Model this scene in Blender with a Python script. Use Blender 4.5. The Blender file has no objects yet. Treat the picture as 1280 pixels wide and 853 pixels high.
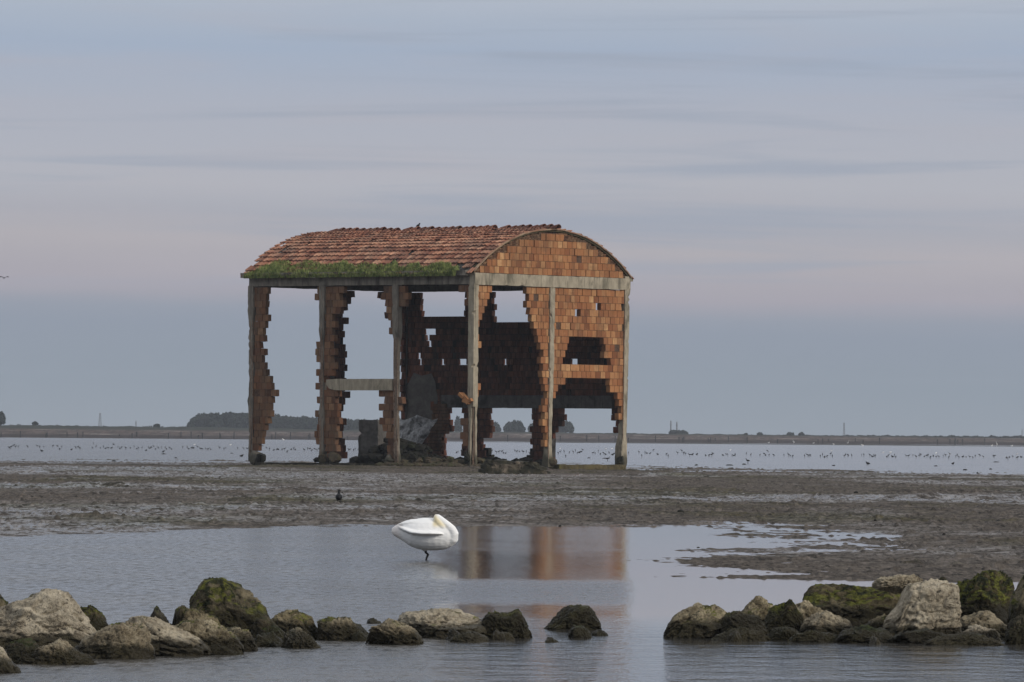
import bpy, bmesh, math, random
import numpy as np
from mathutils import Vector, Matrix

# ------------------------------------------------------------------ camera, world, sun
F = 8000.0          # focal length in pixels of the 1280 wide photograph (a long telephoto)
HX, HY = 640.0, 545.0
ROLL = 0.009
EYE = 1.6
cr, sr = math.cos(ROLL), math.sin(ROLL)
sc = bpy.context.scene
C = sc.collection
cam = bpy.data.cameras.new('camera')
cam.sensor_width = 36.0
cam.lens = F / 1280.0 * 36.0
cam.shift_y = (HY - 426.5) / 1280.0
cam.clip_start = 1.0
cam.clip_end = 30000.0
co = bpy.data.objects.new('camera', cam)
C.objects.link(co)
co.matrix_world = Matrix(((cr, -sr, 0, 0), (0, 0, -1, 0), (sr, cr, 0, EYE), (0, 0, 0, 1)))
sc.camera = co
sc.view_settings.view_transform = 'Standard'
sc.view_settings.look = 'None'
sc.view_settings.exposure = 0.10
sc.view_settings.gamma = 1.0
sc.view_settings.use_curve_mapping = False
sc.cycles.use_denoising = True
sc.cycles.max_bounces = 6
sc.cycles.volume_bounces = 0
sc.cycles.sample_clamp_indirect = 4.0

SUN_EL, SUN_AZ = math.radians(26), math.radians(122)      # azimuth clockwise from the viewing direction (+Y)


def lin(r, g, b, a=1.0):
    f = lambda c: ((c / 255.0) / 12.92 if c / 255.0 <= 0.04045 else ((c / 255.0 + 0.055) / 1.055) ** 2.4)
    return (f(r), f(g), f(b), a)


class NT:
    def __init__(s, tree):
        s.t = tree
        s.n = tree.nodes
        s.l = tree.links

    def node(s, typ, **kw):
        n = s.n.new(typ)
        for k, v in kw.items():
            setattr(n, k, v)
        return n

    def put(s, sock, v):
        if isinstance(v, bpy.types.NodeSocket):
            s.l.new(v, sock)
        elif v is not None:
            sock.default_value = v

    def math(s, op, a, b=None, c=None, clamp=False):
        n = s.node('ShaderNodeMath', operation=op)
        n.use_clamp = clamp
        s.put(n.inputs[0], a)
        s.put(n.inputs[1], b)
        s.put(n.inputs[2], c)
        return n.outputs[0]

    def mapr(s, v, a, b, c=0.0, d=1.0, smooth=False):
        n = s.node('ShaderNodeMapRange')
        if smooth:
            n.interpolation_type = 'SMOOTHSTEP'
        s.put(n.inputs[0], v)
        for i, q in enumerate((a, b, c, d)):
            s.put(n.inputs[i + 1], q)
        return n.outputs[0]

    def mix(s, f, a, b, blend='MIX'):
        n = s.node('ShaderNodeMix', data_type='RGBA', blend_type=blend)
        s.put(n.inputs['Factor'], f)
        s.put(n.inputs[6], a)
        s.put(n.inputs[7], b)
        return n.outputs[2]

    def noise(s, vec, scale, detail=4, rough=0.55, dist=0.0, color=False):
        n = s.node('ShaderNodeTexNoise')
        s.put(n.inputs['Vector'], vec)
        n.inputs['Scale'].default_value = scale
        n.inputs['Detail'].default_value = detail
        n.inputs['Roughness'].default_value = rough
        n.inputs['Distortion'].default_value = dist
        return n.outputs['Color' if color else 'Fac']

    def vec(s, v, scale=(1, 1, 1), loc=(0, 0, 0), rot=(0, 0, 0)):
        n = s.node('ShaderNodeMapping')
        s.put(n.inputs[0], v)
        n.inputs['Location'].default_value = loc
        n.inputs['Rotation'].default_value = rot
        n.inputs['Scale'].default_value = scale
        return n.outputs[0]

    def ramp(s, f, stops, interp='LINEAR'):
        n = s.node('ShaderNodeValToRGB')
        n.color_ramp.interpolation = interp
        e = n.color_ramp.elements
        e[0].position, e[0].color = stops[0][0], stops[0][1]
        e[1].position, e[1].color = stops[-1][0], stops[-1][1]
        for p, c in stops[1:-1]:
            q = e.new(p)
            q.color = c
        s.put(n.inputs[0], f)
        return n.outputs[0]

    def bump(s, h, strength, dist):
        n = s.node('ShaderNodeBump')
        n.inputs['Strength'].default_value = strength
        s.put(n.inputs['Distance'], dist)
        s.put(n.inputs['Height'], h)
        return n.outputs[0]


W = bpy.data.worlds.new('World')
sc.world = W
W.use_nodes = True
w = NT(W.node_tree)
w.n.clear()
tc = w.node('ShaderNodeTexCoord')
gen = tc.outputs['Generated']
sky = w.node('ShaderNodeTexSky')
sky.sky_type = 'NISHITA'
sky.sun_disc = False
sky.sun_elevation = SUN_EL
sky.sun_rotation = SUN_AZ
sky.dust_density = 3.0
sep = w.node('ShaderNodeSeparateXYZ')
w.put(sep.inputs[0], gen)
zel = sep.outputs[2]
wv = w.vec(gen, (7, 7, 40))
warp = w.math('MULTIPLY', w.math('SUBTRACT', w.noise(wv, 1.0, 4, 0.5), 0.5), 0.008)
tilt = w.math('MULTIPLY', sep.outputs[0], 0.012)
zz = w.math('ADD', w.math('ADD', zel, warp), tilt)
tt = w.mapr(zz, 0.0, 0.07)
low = w.ramp(tt, [(0.0, lin(143, 153, 166)), (0.12, lin(137, 149, 164)), (0.24, lin(141, 151, 168)),
                  (0.27, lin(146, 154, 170)), (0.315, lin(164, 162, 174)), (0.42, lin(173, 171, 179)),
                  (0.48, lin(166, 169, 181)), (0.56, lin(175, 178, 189)), (0.72, lin(170, 176, 191)),
                  (0.86, lin(160, 174, 196)), (0.93, lin(166, 178, 197)), (1.0, lin(175, 184, 200))])
# thin flat cloud streaks
sv = w.vec(gen, (11, 11, 260), (2.3, 1.1, 0.4))
st = w.noise(sv, 1.0, 5, 0.55, 0.4)
stf = w.mapr(st, 0.49, 0.72, 0.0, 0.75, True)
band = w.mapr(tt, 0.28, 0.36, 0.0, 0.8)
stf = w.math('MULTIPLY', stf, band)
low = w.mix(stf, low, lin(151, 162, 181))
sv2 = w.vec(gen, (14, 14, 140), (1.3, 2.1, 0.7))
st2 = w.mapr(w.noise(sv2, 1.0, 5, 0.5, 0.3), 0.45, 0.75, 0.0, 0.45, True)
low = w.mix(w.math('MULTIPLY', st2, band), low, lin(178, 175, 184))
# overcast dome above the photographed strip: brighter towards the zenith and towards the veiled sun
cl = w.noise(w.vec(gen, (2.5, 2.5, 6)), 1.0, 5, 0.6)
upc = w.mix(w.mapr(cl, 0.35, 0.7), (0.42, 0.47, 0.56, 1), (1.25, 1.25, 1.27, 1))
mids = w.mix(w.mapr(zel, 0.07, 0.13, 0, 1, True), lin(175, 184, 200), lin(136, 150, 174))
zen = w.mix(w.mapr(zel, 0.16, 0.42, 0, 1, True), mids, upc)
col = w.mix(w.mapr(zel, 0.066, 0.078), low, zen)
col = w.mix(1.0, col, (0.97, 0.955, 0.925, 1), 'MULTIPLY')
nis = w.mix(1.0, sky.outputs[0], (0.09, 0.09, 0.09, 1), 'MULTIPLY')
nis = w.mix(1.0, nis, (0.6, 0.6, 0.62, 1), 'DARKEN')
col = w.mix(w.mapr(zel, 0.07, 0.3, 0.0, 0.15), col, nis)
bg = w.node('ShaderNodeBackground')
w.put(bg.inputs[0], col)
bg.inputs[1].default_value = 1.0
wo = w.node('ShaderNodeOutputWorld')
w.l.new(bg.outputs[0], wo.inputs[0])

sd = bpy.data.lights.new('sun', 'SUN')
sd.energy = 1.8
sd.angle = math.radians(14)
sd.color = (1.0, 0.93, 0.83)
so = bpy.data.objects.new('sun', sd)
C.objects.link(so)
sdir = Vector((math.sin(SUN_AZ) * math.cos(SUN_EL), math.cos(SUN_AZ) * math.cos(SUN_EL), math.sin(SUN_EL)))
so.rotation_euler = sdir.to_track_quat('Z', 'Y').to_euler()

# ------------------------------------------------------------------ measuring helpers


def hv(px, py):
    dx, dy = px - HX, py - HY
    return dx * cr + dy * sr, -dx * sr + dy * cr


def at(px, py, D):
    h, v = hv(px, py)
    return Vector((h * D / F, D, EYE - v * D / F))


def ground(px, py, z=0.0):
    h, v = hv(px, py)
    D = (EYE - z) * F / v
    return Vector((h * D / F, D, z))


def proj(P):
    h, v = P[0] / P[1] * F, (EYE - P[2]) / P[1] * F
    return HX + h * cr - v * sr, HY + h * sr + v * cr


rng = np.random.default_rng(7)
random.seed(5)
R = random.uniform


def _hash(ix, iy, iz, seed):
    h = (ix * 374761393 + iy * 668265263 + iz * 1442695041 + seed * 974634777) & 0xFFFFFFFF
    h = ((h ^ (h >> 13)) * 1274126177) & 0xFFFFFFFF
    h = ((h ^ (h >> 15)) * 2246822519) & 0xFFFFFFFF
    return ((h ^ (h >> 16)) & 0xFFFFFF) / float(0xFFFFFF)


def vnoise(x, y, z=None, seed=0):
    x = np.asarray(x, float)
    y = np.asarray(y, float)
    z = np.zeros_like(x) if z is None else np.asarray(z, float)
    ix, iy, iz = np.floor(x).astype(np.int64), np.floor(y).astype(np.int64), np.floor(z).astype(np.int64)
    fx, fy, fz = x - ix, y - iy, z - iz
    s = lambda t: t * t * (3 - 2 * t)
    fx, fy, fz = s(fx), s(fy), s(fz)
    out = 0
    for a in (0, 1):
        for b in (0, 1):
            for c in (0, 1):
                wgt = (fx if a else 1 - fx) * (fy if b else 1 - fy) * (fz if c else 1 - fz)
                out = out + wgt * _hash(ix + a, iy + b, iz + c, seed)
    return out * 2 - 1


def noise2(x, y, seed=0):
    ix, iy = np.floor(x).astype(np.int64), np.floor(y).astype(np.int64)
    fx, fy = x - ix, y - iy
    fx, fy = fx * fx * (3 - 2 * fx), fy * fy * (3 - 2 * fy)
    h = lambda a, b: _hash(ix + a, iy + b, 0, seed)
    return ((h(0, 0) * (1 - fx) + h(1, 0) * fx) * (1 - fy) + (h(0, 1) * (1 - fx) + h(1, 1) * fx) * fy) * 2 - 1


def fbm(x, y, z, octv=4, seed=0, gain=0.5):
    a, s, t = 1.0, 0.0, 0.0
    for i in range(octv):
        s = s + a * vnoise(x * 2 ** i, y * 2 ** i, z * 2 ** i, seed + i)
        t += a
        a *= gain
    return s / t


class MB:
    """collects vertices and faces and links them as one mesh object"""

    def __init__(s):
        s.v, s.f, s.m, s.c = [], [], [], []

    def add(s, verts, faces, mi=0, col=0.5):
        o = len(s.v)
        s.v += [tuple(p) for p in verts]
        s.f += [tuple(o + i for i in f) for f in faces]
        s.m += [mi] * len(faces)
        s.c += [col] * len(faces)

    def box(s, o, ax, ay, az, mi=0, col=0.5, taper=0.0):
        o, ax, ay, az = map(Vector, (o, ax, ay, az))
        vs = [o, o + ax, o + ax + ay, o + ay, o + az, o + ax + az, o + ax + ay + az, o + ay + az]
        s.add(vs, [(0, 3, 2, 1), (4, 5, 6, 7), (0, 1, 5, 4), (1, 2, 6, 5), (2, 3, 7, 6), (3, 0, 4, 7)], mi, col)

    def tube(s, pts, rad, n=8, mi=0, col=0.5):
        pts = [Vector(p) for p in pts]
        rings = []
        for i, p in enumerate(pts):
            d = (pts[min(i + 1, len(pts) - 1)] - pts[max(i - 1, 0)]).normalized()
            u = d.cross(Vector((0, 1, 0.01)))
            if u.length < 0.1:
                u = d.cross(Vector((1, 0, 0)))
            u.normalize()
            q = d.cross(u)
            r = rad[i] if isinstance(rad, (list, tuple)) else rad
            rx, ry = r if isinstance(r, tuple) else (r, r)
            rings.append([p + u * rx * math.cos(2 * math.pi * k / n) + q * ry * math.sin(2 * math.pi * k / n) for k in range(n)])
        vs = [p for r_ in rings for p in r_]
        fs = []
        for i in range(len(rings) - 1):
            for k in range(n):
                a, b = i * n + k, i * n + (k + 1) % n
                fs.append((a, b, b + n, a + n))
        fs.append(tuple(range(n - 1, -1, -1)))
        fs.append(tuple((len(rings) - 1) * n + k for k in range(n)))
        s.add(vs, fs, mi, col)

    def build(s, name, mats, parent=None, smooth=False):
        me = bpy.data.meshes.new(name)
        me.from_pydata(s.v, [], s.f)
        mats = mats if isinstance(mats, (list, tuple)) else [mats]
        for m in mats:
            me.materials.append(m)
        me.polygons.foreach_set('material_index', s.m)
        at_ = me.attributes.new('tone', 'FLOAT', 'FACE')
        at_.data.foreach_set('value', s.c)
        if smooth:
            me.polygons.foreach_set('use_smooth', [True] * len(s.f))
        me.update()
        o = bpy.data.objects.new(name, me)
        C.objects.link(o)
        if parent:
            o.parent = parent
        return o


def tag(o, label=None, cat=None, group=None, kind=None):
    if label:
        o['label'] = label
    if cat:
        o['category'] = cat
    if group:
        o['group'] = group
    if kind:
        o['kind'] = kind
    return o


def grid_mesh(name, V, nr, nc, mat, smooth=True):
    me = bpy.data.meshes.new(name)
    me.vertices.add(nr * nc)
    me.vertices.foreach_set('co', V.astype(np.float32).ravel())
    i = np.arange((nr - 1) * (nc - 1))
    r, c = i // (nc - 1), i % (nc - 1)
    a = r * nc + c
    q = np.stack([a, a + 1, a + nc + 1, a + nc], 1).ravel()
    n = len(i)
    me.loops.add(n * 4)
    me.loops.foreach_set('vertex_index', q.astype(np.int32))
    me.polygons.add(n)
    me.polygons.foreach_set('loop_start', (np.arange(n) * 4).astype(np.int32))
    me.polygons.foreach_set('loop_total', np.full(n, 4, np.int32))
    me.update(calc_edges=True)
    if smooth:
        me.polygons.foreach_set('use_smooth', np.ones(n, bool))
    me.materials.append(mat)
    o = bpy.data.objects.new(name, me)
    C.objects.link(o)
    return o


# ------------------------------------------------------------------ materials


def mat(name):
    m = bpy.data.materials.new(name)
    m.use_nodes = True
    n = NT(m.node_tree)
    b = n.n['Principled BSDF']
    n.b = b
    n.obj = n.node('ShaderNodeTexCoord').outputs['Object']
    n.geo = n.node('ShaderNodeNewGeometry')
    n.pos = n.geo.outputs['Position']
    return m, n


def brick_mat(name, ca, cb, cc, dirt, dirt_amt, rough=0.85):
    m, n = mat(name)
    at_ = n.node('ShaderNodeAttribute', attribute_name='tone')
    t = at_.outputs['Fac']
    dk = tuple(c * 0.6 for c in cb[:3]) + (1,)
    col = n.ramp(t, [(0.0, dk), (0.18, cb), (0.5, ca), (0.85, cc), (1.0, tuple(min(1, c * 1.2) for c in cc[:3]) + (1,))])
    g = n.noise(n.pos, 5.0, 6, 0.65)
    col = n.mix(n.mapr(g, 0.3, 0.7, 0.0, 0.45), col, cb)
    f = n.noise(n.vec(n.pos, (22, 22, 3)), 1.0, 3, 0.6)       # fine vertical combing of the clay
    col = n.mix(n.mapr(f, 0.3, 0.75, 0.0, 0.35), col, n.mix(1.0, col, (0.5, 0.5, 0.5, 1), 'MULTIPLY'))
    stk = n.noise(n.vec(n.pos, (2.2, 2.2, 0.35)), 1.0, 5, 0.65, 0.3)
    col = n.mix(n.mapr(stk, 0.5, 0.68, 0, 0.55, True), col, dirt)
    salt = n.noise(n.vec(n.pos, (1.3, 1.3, 1.0), (5, 1, 3)), 1.0, 6, 0.7, 0.5)
    col = n.mix(n.mapr(salt, 0.58, 0.72, 0, 0.35, True), col, tuple(min(1, c * 1.3 + 0.03) for c in cc[:3]) + (1,))
    d = n.noise(n.pos, 0.9, 6, 0.65, 0.5)
    col = n.mix(n.mapr(d, 0.42, 0.68, 0.0, dirt_amt, True), col, dirt)
    n.put(n.b.inputs['Base Color'], col)
    n.b.inputs['Roughness'].default_value = rough
    n.b.inputs['Specular IOR Level'].default_value = 0.15
    n.put(n.b.inputs['Normal'], n.bump(n.math('ADD', f, g), 0.6, 0.02))
    return m


M = {}
M['brick'] = brick_mat('terracotta_block', (0.41, 0.185, 0.078, 1), (0.25, 0.095, 0.042, 1), (0.54, 0.31, 0.145, 1), (0.17, 0.09, 0.048, 1), 0.55)
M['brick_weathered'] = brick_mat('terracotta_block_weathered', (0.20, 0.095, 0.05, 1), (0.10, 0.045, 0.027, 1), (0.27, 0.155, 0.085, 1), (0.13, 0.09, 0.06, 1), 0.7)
M['brick_shaded'] = brick_mat('terracotta_block_shaded', (0.17, 0.06, 0.037, 1), (0.07, 0.03, 0.021, 1), (0.24, 0.105, 0.062, 1), (0.035, 0.028, 0.024, 1), 0.7)  # darker copy: the shade inside the roofed ruin is put into the block colour


def simple_noise_mat(name, c1, c2, scale, rough=0.85, detail=6, bump=0.5, bd=0.03, c3=None, s3=1.0, spec=0.2, vs=(1, 1, 1)):
    m, n = mat(name)
    v = n.vec(n.pos, vs)
    g = n.noise(v, scale, detail, 0.65, 0.3)
    col = n.mix(n.mapr(g, 0.32, 0.68), c1, c2)
    if c3:
        h = n.noise(v, s3, 5, 0.6, 0.4)
        col = n.mix(n.mapr(h, 0.5, 0.68, 0, 0.85, True), col, c3)
    if name.startswith('concrete'):
        zs = n.node('ShaderNodeSeparateXYZ')
        n.put(zs.inputs[0], n.pos)
        zz0 = n.math('ADD', zs.outputs[2], n.math('MULTIPLY', n.math('SUBTRACT', g, 0.5), 1.2))
        col = n.mix(n.mapr(zz0, 0.45, 0.95, 0.85, 0.0, True), col, (0.035, 0.034, 0.022, 1))
        stk = n.noise(n.vec(n.pos, (7, 7, 0.5)), 1.0, 4, 0.7)
        col = n.mix(n.mapr(stk, 0.54, 0.66, 0, 0.6, True), col, tuple(c * 0.4 for c in c2[:3]) + (1,))
    n.put(n.b.inputs['Base Color'], col)
    n.b.inputs['Roughness'].default_value = rough
    n.b.inputs['Specular IOR Level'].default_value = spec
    n.put(n.b.inputs['Normal'], n.bump(g, bump, bd))
    return m


M['mortar'] = simple_noise_mat('mortar', (0.12, 0.075, 0.05, 1), (0.055, 0.03, 0.02, 1), 8)
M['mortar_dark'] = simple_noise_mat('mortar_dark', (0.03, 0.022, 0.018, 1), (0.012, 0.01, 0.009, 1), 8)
M['concrete'] = simple_noise_mat('concrete', (0.41, 0.355, 0.265, 1), (0.23, 0.20, 0.15, 1), 3.0, c3=(0.11, 0.10, 0.07, 1), s3=1.3, vs=(1, 1, 0.5))
M['concrete_grey'] = simple_noise_mat('concrete_grey', (0.26, 0.232, 0.19, 1), (0.13, 0.115, 0.095, 1), 3.0, c3=(0.055, 0.05, 0.04, 1), s3=1.6, vs=(1, 1, 0.35))
M['rim'] = simple_noise_mat('tile_rim', (0.34, 0.26, 0.18, 1), (0.26, 0.12, 0.07, 1), 1.6, c3=(0.10, 0.06, 0.04, 1), s3=1.1)
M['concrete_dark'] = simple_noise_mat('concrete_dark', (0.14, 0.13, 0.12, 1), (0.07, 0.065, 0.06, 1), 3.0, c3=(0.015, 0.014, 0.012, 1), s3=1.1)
M['rebar'] = simple_noise_mat('rebar_rust', (0.34, 0.26, 0.2, 1), (0.14, 0.07, 0.04, 1), 9)
M['rubble'] = simple_noise_mat('rubble', (0.10, 0.075, 0.05, 1), (0.03, 0.028, 0.02, 1), 4.0, c3=(0.05, 0.055, 0.022, 1), s3=2.2)
M['rubble_dark'] = simple_noise_mat('rubble_dark', (0.022, 0.02, 0.016, 1), (0.008, 0.008, 0.007, 1), 4.0, c3=(0.02, 0.024, 0.012, 1), s3=2.0)
M['slab_moss'] = simple_noise_mat('mossy_slab', (0.045, 0.042, 0.027, 1), (0.012, 0.012, 0.009, 1), 3.0, c3=(0.16, 0.13, 0.10, 1), s3=1.7)
M['plinth'] = simple_noise_mat('mossy_plinth', (0.12, 0.095, 0.05, 1), (0.04, 0.035, 0.02, 1), 3.0, c3=(0.10, 0.09, 0.03, 1), s3=1.7)
M['plastic'] = simple_noise_mat('grey_plastic_sheet', (0.5, 0.5, 0.5, 1), (0.06, 0.06, 0.06, 1), 3.5, rough=0.5, c3=(0.03, 0.03, 0.03, 1), s3=2.5, spec=0.4)
M['plaster'] = simple_noise_mat('stained_plaster', (0.15, 0.14, 0.125, 1), (0.07, 0.064, 0.058, 1), 2.0, c3=(0.07, 0.06, 0.055, 1), s3=1.2)
M['roof_tile'] = brick_mat('roof_tile', (0.40, 0.18, 0.11, 1), (0.19, 0.075, 0.05, 1), (0.55, 0.31, 0.20, 1), (0.16, 0.105, 0.08, 1), 0.7)
M['wood_far'] = simple_noise_mat('far_foliage', (0.016, 0.028, 0.016, 1), (0.006, 0.01, 0.007, 1), 0.4, bump=0.0)
M['bush_far'] = simple_noise_mat('far_bush', (0.024, 0.030, 0.02, 1), (0.012, 0.016, 0.012, 1), 0.4, bump=0.0)
M['steel'] = simple_noise_mat('galvanised_steel', (0.22, 0.23, 0.25, 1), (0.12, 0.12, 0.13, 1), 1.0, bump=0.0)
M['bird_dark'] = simple_noise_mat('dark_feathers', (0.02, 0.018, 0.016, 1), (0.01, 0.01, 0.01, 1), 8, bump=0.0)
M['bird_black'] = simple_noise_mat('black_feathers', (0.012, 0.012, 0.014, 1), (0.006, 0.006, 0.007, 1), 20, rough=0.6, bump=0.0)
M['bird_white'] = simple_noise_mat('white_feathers', (0.8, 0.8, 0.78, 1), (0.7, 0.7, 0.7, 1), 8, bump=0.0)
M['leg_dark'] = simple_noise_mat('dark_skin', (0.02, 0.02, 0.02, 1), (0.01, 0.01, 0.01, 1), 20, bump=0.0)

m, n = mat('roof_grass')
g = n.noise(n.pos, 3.5, 5, 0.7)
g2 = n.noise(n.pos, 9.0, 3)
col = n.mix(n.mapr(g, 0.4, 0.6), (0.07, 0.115, 0.025, 1), (0.33, 0.38, 0.12, 1))
col = n.mix(n.mapr(g2, 0.5, 0.7, 0, 0.8), col, (0.27, 0.25, 0.11, 1))
n.put(n.b.inputs['Base Color'], col)
n.b.inputs['Roughness'].default_value = 0.8
M['grass'] = m

# water
m, n = mat('shallow_water')
px_ = n.vec(n.pos, (1, 1, 1))
patch = n.mapr(n.noise(n.vec(n.pos, (0.16, 0.07, 1)), 1.0, 5, 0.6, 0.6), 0.35, 0.62, 0.45, 1.25, True)
sepw = n.node('ShaderNodeSeparateXYZ')
n.put(sepw.inputs[0], n.pos)
# calmer in the lee on the right of the near pool
rx_ = n.math('ADD', n.math('DIVIDE', sepw.outputs[0], sepw.outputs[1]), n.math('MULTIPLY', n.noise(n.vec(n.pos, (0.1, 0.1, 1)), 1.0, 3), 0.002))
calm = n.mapr(rx_, -0.016, -0.007, 11.0, 1.35, True)
calm = n.math('MULTIPLY', calm, n.mapr(rx_, 0.017, 0.021, 1.0, 0.2, True))
breeze = n.math('MULTIPLY', n.mapr(sepw.outputs[1], 60, 63, 0.0, 1.0, True), n.mapr(sepw.outputs[1], 69, 72, 1.0, 0.0, True))
breeze = n.math('MULTIPLY', breeze, n.mapr(rx_, 0.017, 0.021, 1.0, 0.0, True))
calm = n.math('ADD', calm, n.math('MULTIPLY', breeze, 6.0))
calm = n.math('ADD', calm, n.mapr(sepw.outputs[1], 250, 330, 0, 3, True))
near = n.mapr(sepw.outputs[1], 50, 58, 1.0, 0.0, True)
wd = n.noise(n.vec(n.pos, (1.3, 1.4, 1)), 1.0, 5, 0.65, 0.6)
calm = n.math('MAXIMUM', calm, near)
wa = n.noise(n.vec(n.pos, (2.0, 1.3, 1)), 1.0, 5, 0.62)
wb = n.noise(n.vec(n.pos, (0.35, 0.22, 1)), 1.0, 3, 0.5)
wc = n.noise(n.vec(n.pos, (9.0, 2.2, 1)), 1.0, 4, 0.7)
hgt = n.math('ADD', n.math('MULTIPLY', n.math('MULTIPLY', wd, near), 1.3), n.math('ADD', n.math('ADD', n.math('MULTIPLY', wa, 0.7), n.math('MULTIPLY', wb, 0.9)), n.math('MULTIPLY', wc, 0.8)))
amp = n.math('MULTIPLY', n.math('MULTIPLY', patch, calm), 0.006)
amp = n.math('ADD', amp, n.math('MULTIPLY', near, 0.016))
n.put(n.b.inputs['Base Color'], n.mix(n.mapr(wb, 0.4, 0.65), (0.05, 0.048, 0.045, 1), (0.075, 0.07, 0.062, 1)))
rr_ = n.mapr(calm, 0.9, 8.0, 0.035, 0.13)
n.put(n.b.inputs['Roughness'], n.math('ADD', rr_, n.math('MULTIPLY', n.mapr(calm, 0.9, 8.0, 0.01, 0.30), n.mapr(wc, 0.45, 0.65))))
n.b.inputs['IOR'].default_value = 1.333
n.put(n.b.inputs['Normal'], n.bump(hgt, 1.0, amp))
M['water'] = m

# mud
m, n = mat('wet_mud')
big = n.noise(n.vec(n.pos, (0.11, 0.045, 1)), 1.0, 6, 0.66, 0.5)
big2 = n.noise(n.vec(n.pos, (0.05, 0.022, 1), (4, 2, 0)), 1.0, 6, 0.66, 0.5)
mid = n.noise(n.vec(n.pos, (1.3, 0.6, 1)), 1.0, 6, 0.72, 0.4)
fin = n.noise(n.vec(n.pos, (9, 1.5, 4)), 1.0, 6, 0.78)
col = n.mix(n.mapr(mid, 0.35, 0.65), (0.132, 0.110, 0.090, 1), (0.044, 0.036, 0.029, 1))
col = n.mix(n.mapr(big, 0.50, 0.60, 0, 0.85, True), col, n.mix(n.mapr(mid, 0.4, 0.6), (0.075, 0.064, 0.026, 1), (0.022, 0.02, 0.009, 1)))
wet0 = n.math('MULTIPLY', n.mapr(big2, 0.45, 0.59, 0.0, 1.0, True), n.mapr(mid, 0.62, 0.45, 0.0, 1.0, True))
col = n.mix(n.math('MULTIPLY', n.mapr(fin, 0.52, 0.60, 0, 0.9), n.mapr(wet0, 0, 1, 1, 0.35)), col, (0.014, 0.012, 0.009, 1))
col = n.mix(n.mapr(fin, 0.46, 0.36, 0, 0.5), col, (0.24, 0.205, 0.18, 1))
wetm = n.math('MULTIPLY', n.mapr(big2, 0.45, 0.59, 0.0, 1.0, True), n.mapr(mid, 0.62, 0.45, 0.0, 1.0, True))
wetm = n.math('MULTIPLY', wetm, n.mapr(fin, 0.58, 0.5, 0.25, 1.0))
n.put(n.b.inputs['Base Color'], col)
n.put(n.b.inputs['Roughness'], n.mapr(wetm, 0, 1, 0.8, 0.22))
n.put(n.b.inputs['Specular IOR Level'], n.mapr(wetm, 0, 1, 0.08, 0.5))
n.put(n.b.inputs['Normal'], n.bump(fin, 1.0, n.mapr(wetm, 0, 1, 0.07, 0.012)))
M['mud'] = m

# far shore
m, n = mat('far_shore')
a_ = n.noise(n.vec(n.pos, (0.7, 0.02, 2.0)), 1.0, 6, 0.75, 0.3)
b_ = n.noise(n.vec(n.pos, (0.10, 0.01, 2.6)), 1.0, 6, 0.7, 0.3)
sz = n.node('ShaderNodeSeparateXYZ')
n.put(sz.inputs[0], n.pos)
col = n.mix(n.mapr(a_, 0.42, 0.58), (0.032, 0.024, 0.020, 1), (0.095, 0.068, 0.056, 1))
col = n.mix(n.mapr(b_, 0.55, 0.68, 0, 0.9), col, (0.30, 0.26, 0.235, 1))
zl = n.mapr(n.math('ADD', sz.outputs[2], n.math('MULTIPLY', a_, 0.5)), 1.1, 1.3)
col = n.mix(n.math('MULTIPLY', n.math('SUBTRACT', 1.0, zl), 0.85), col, (0.022, 0.015, 0.013, 1))
zt = n.mapr(n.math('ADD', sz.outputs[2], n.math('MULTIPLY', a_, 0.9)), 2.6, 3.0)
col = n.mix(zt, col, (0.026, 0.030, 0.022, 1))
n.put(n.b.inputs['Base Color'], col)
n.b.inputs['Roughness'].default_value = 0.95
n.b.inputs['Specular IOR Level'].default_value = 0.05
M['shore'] = m


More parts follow.
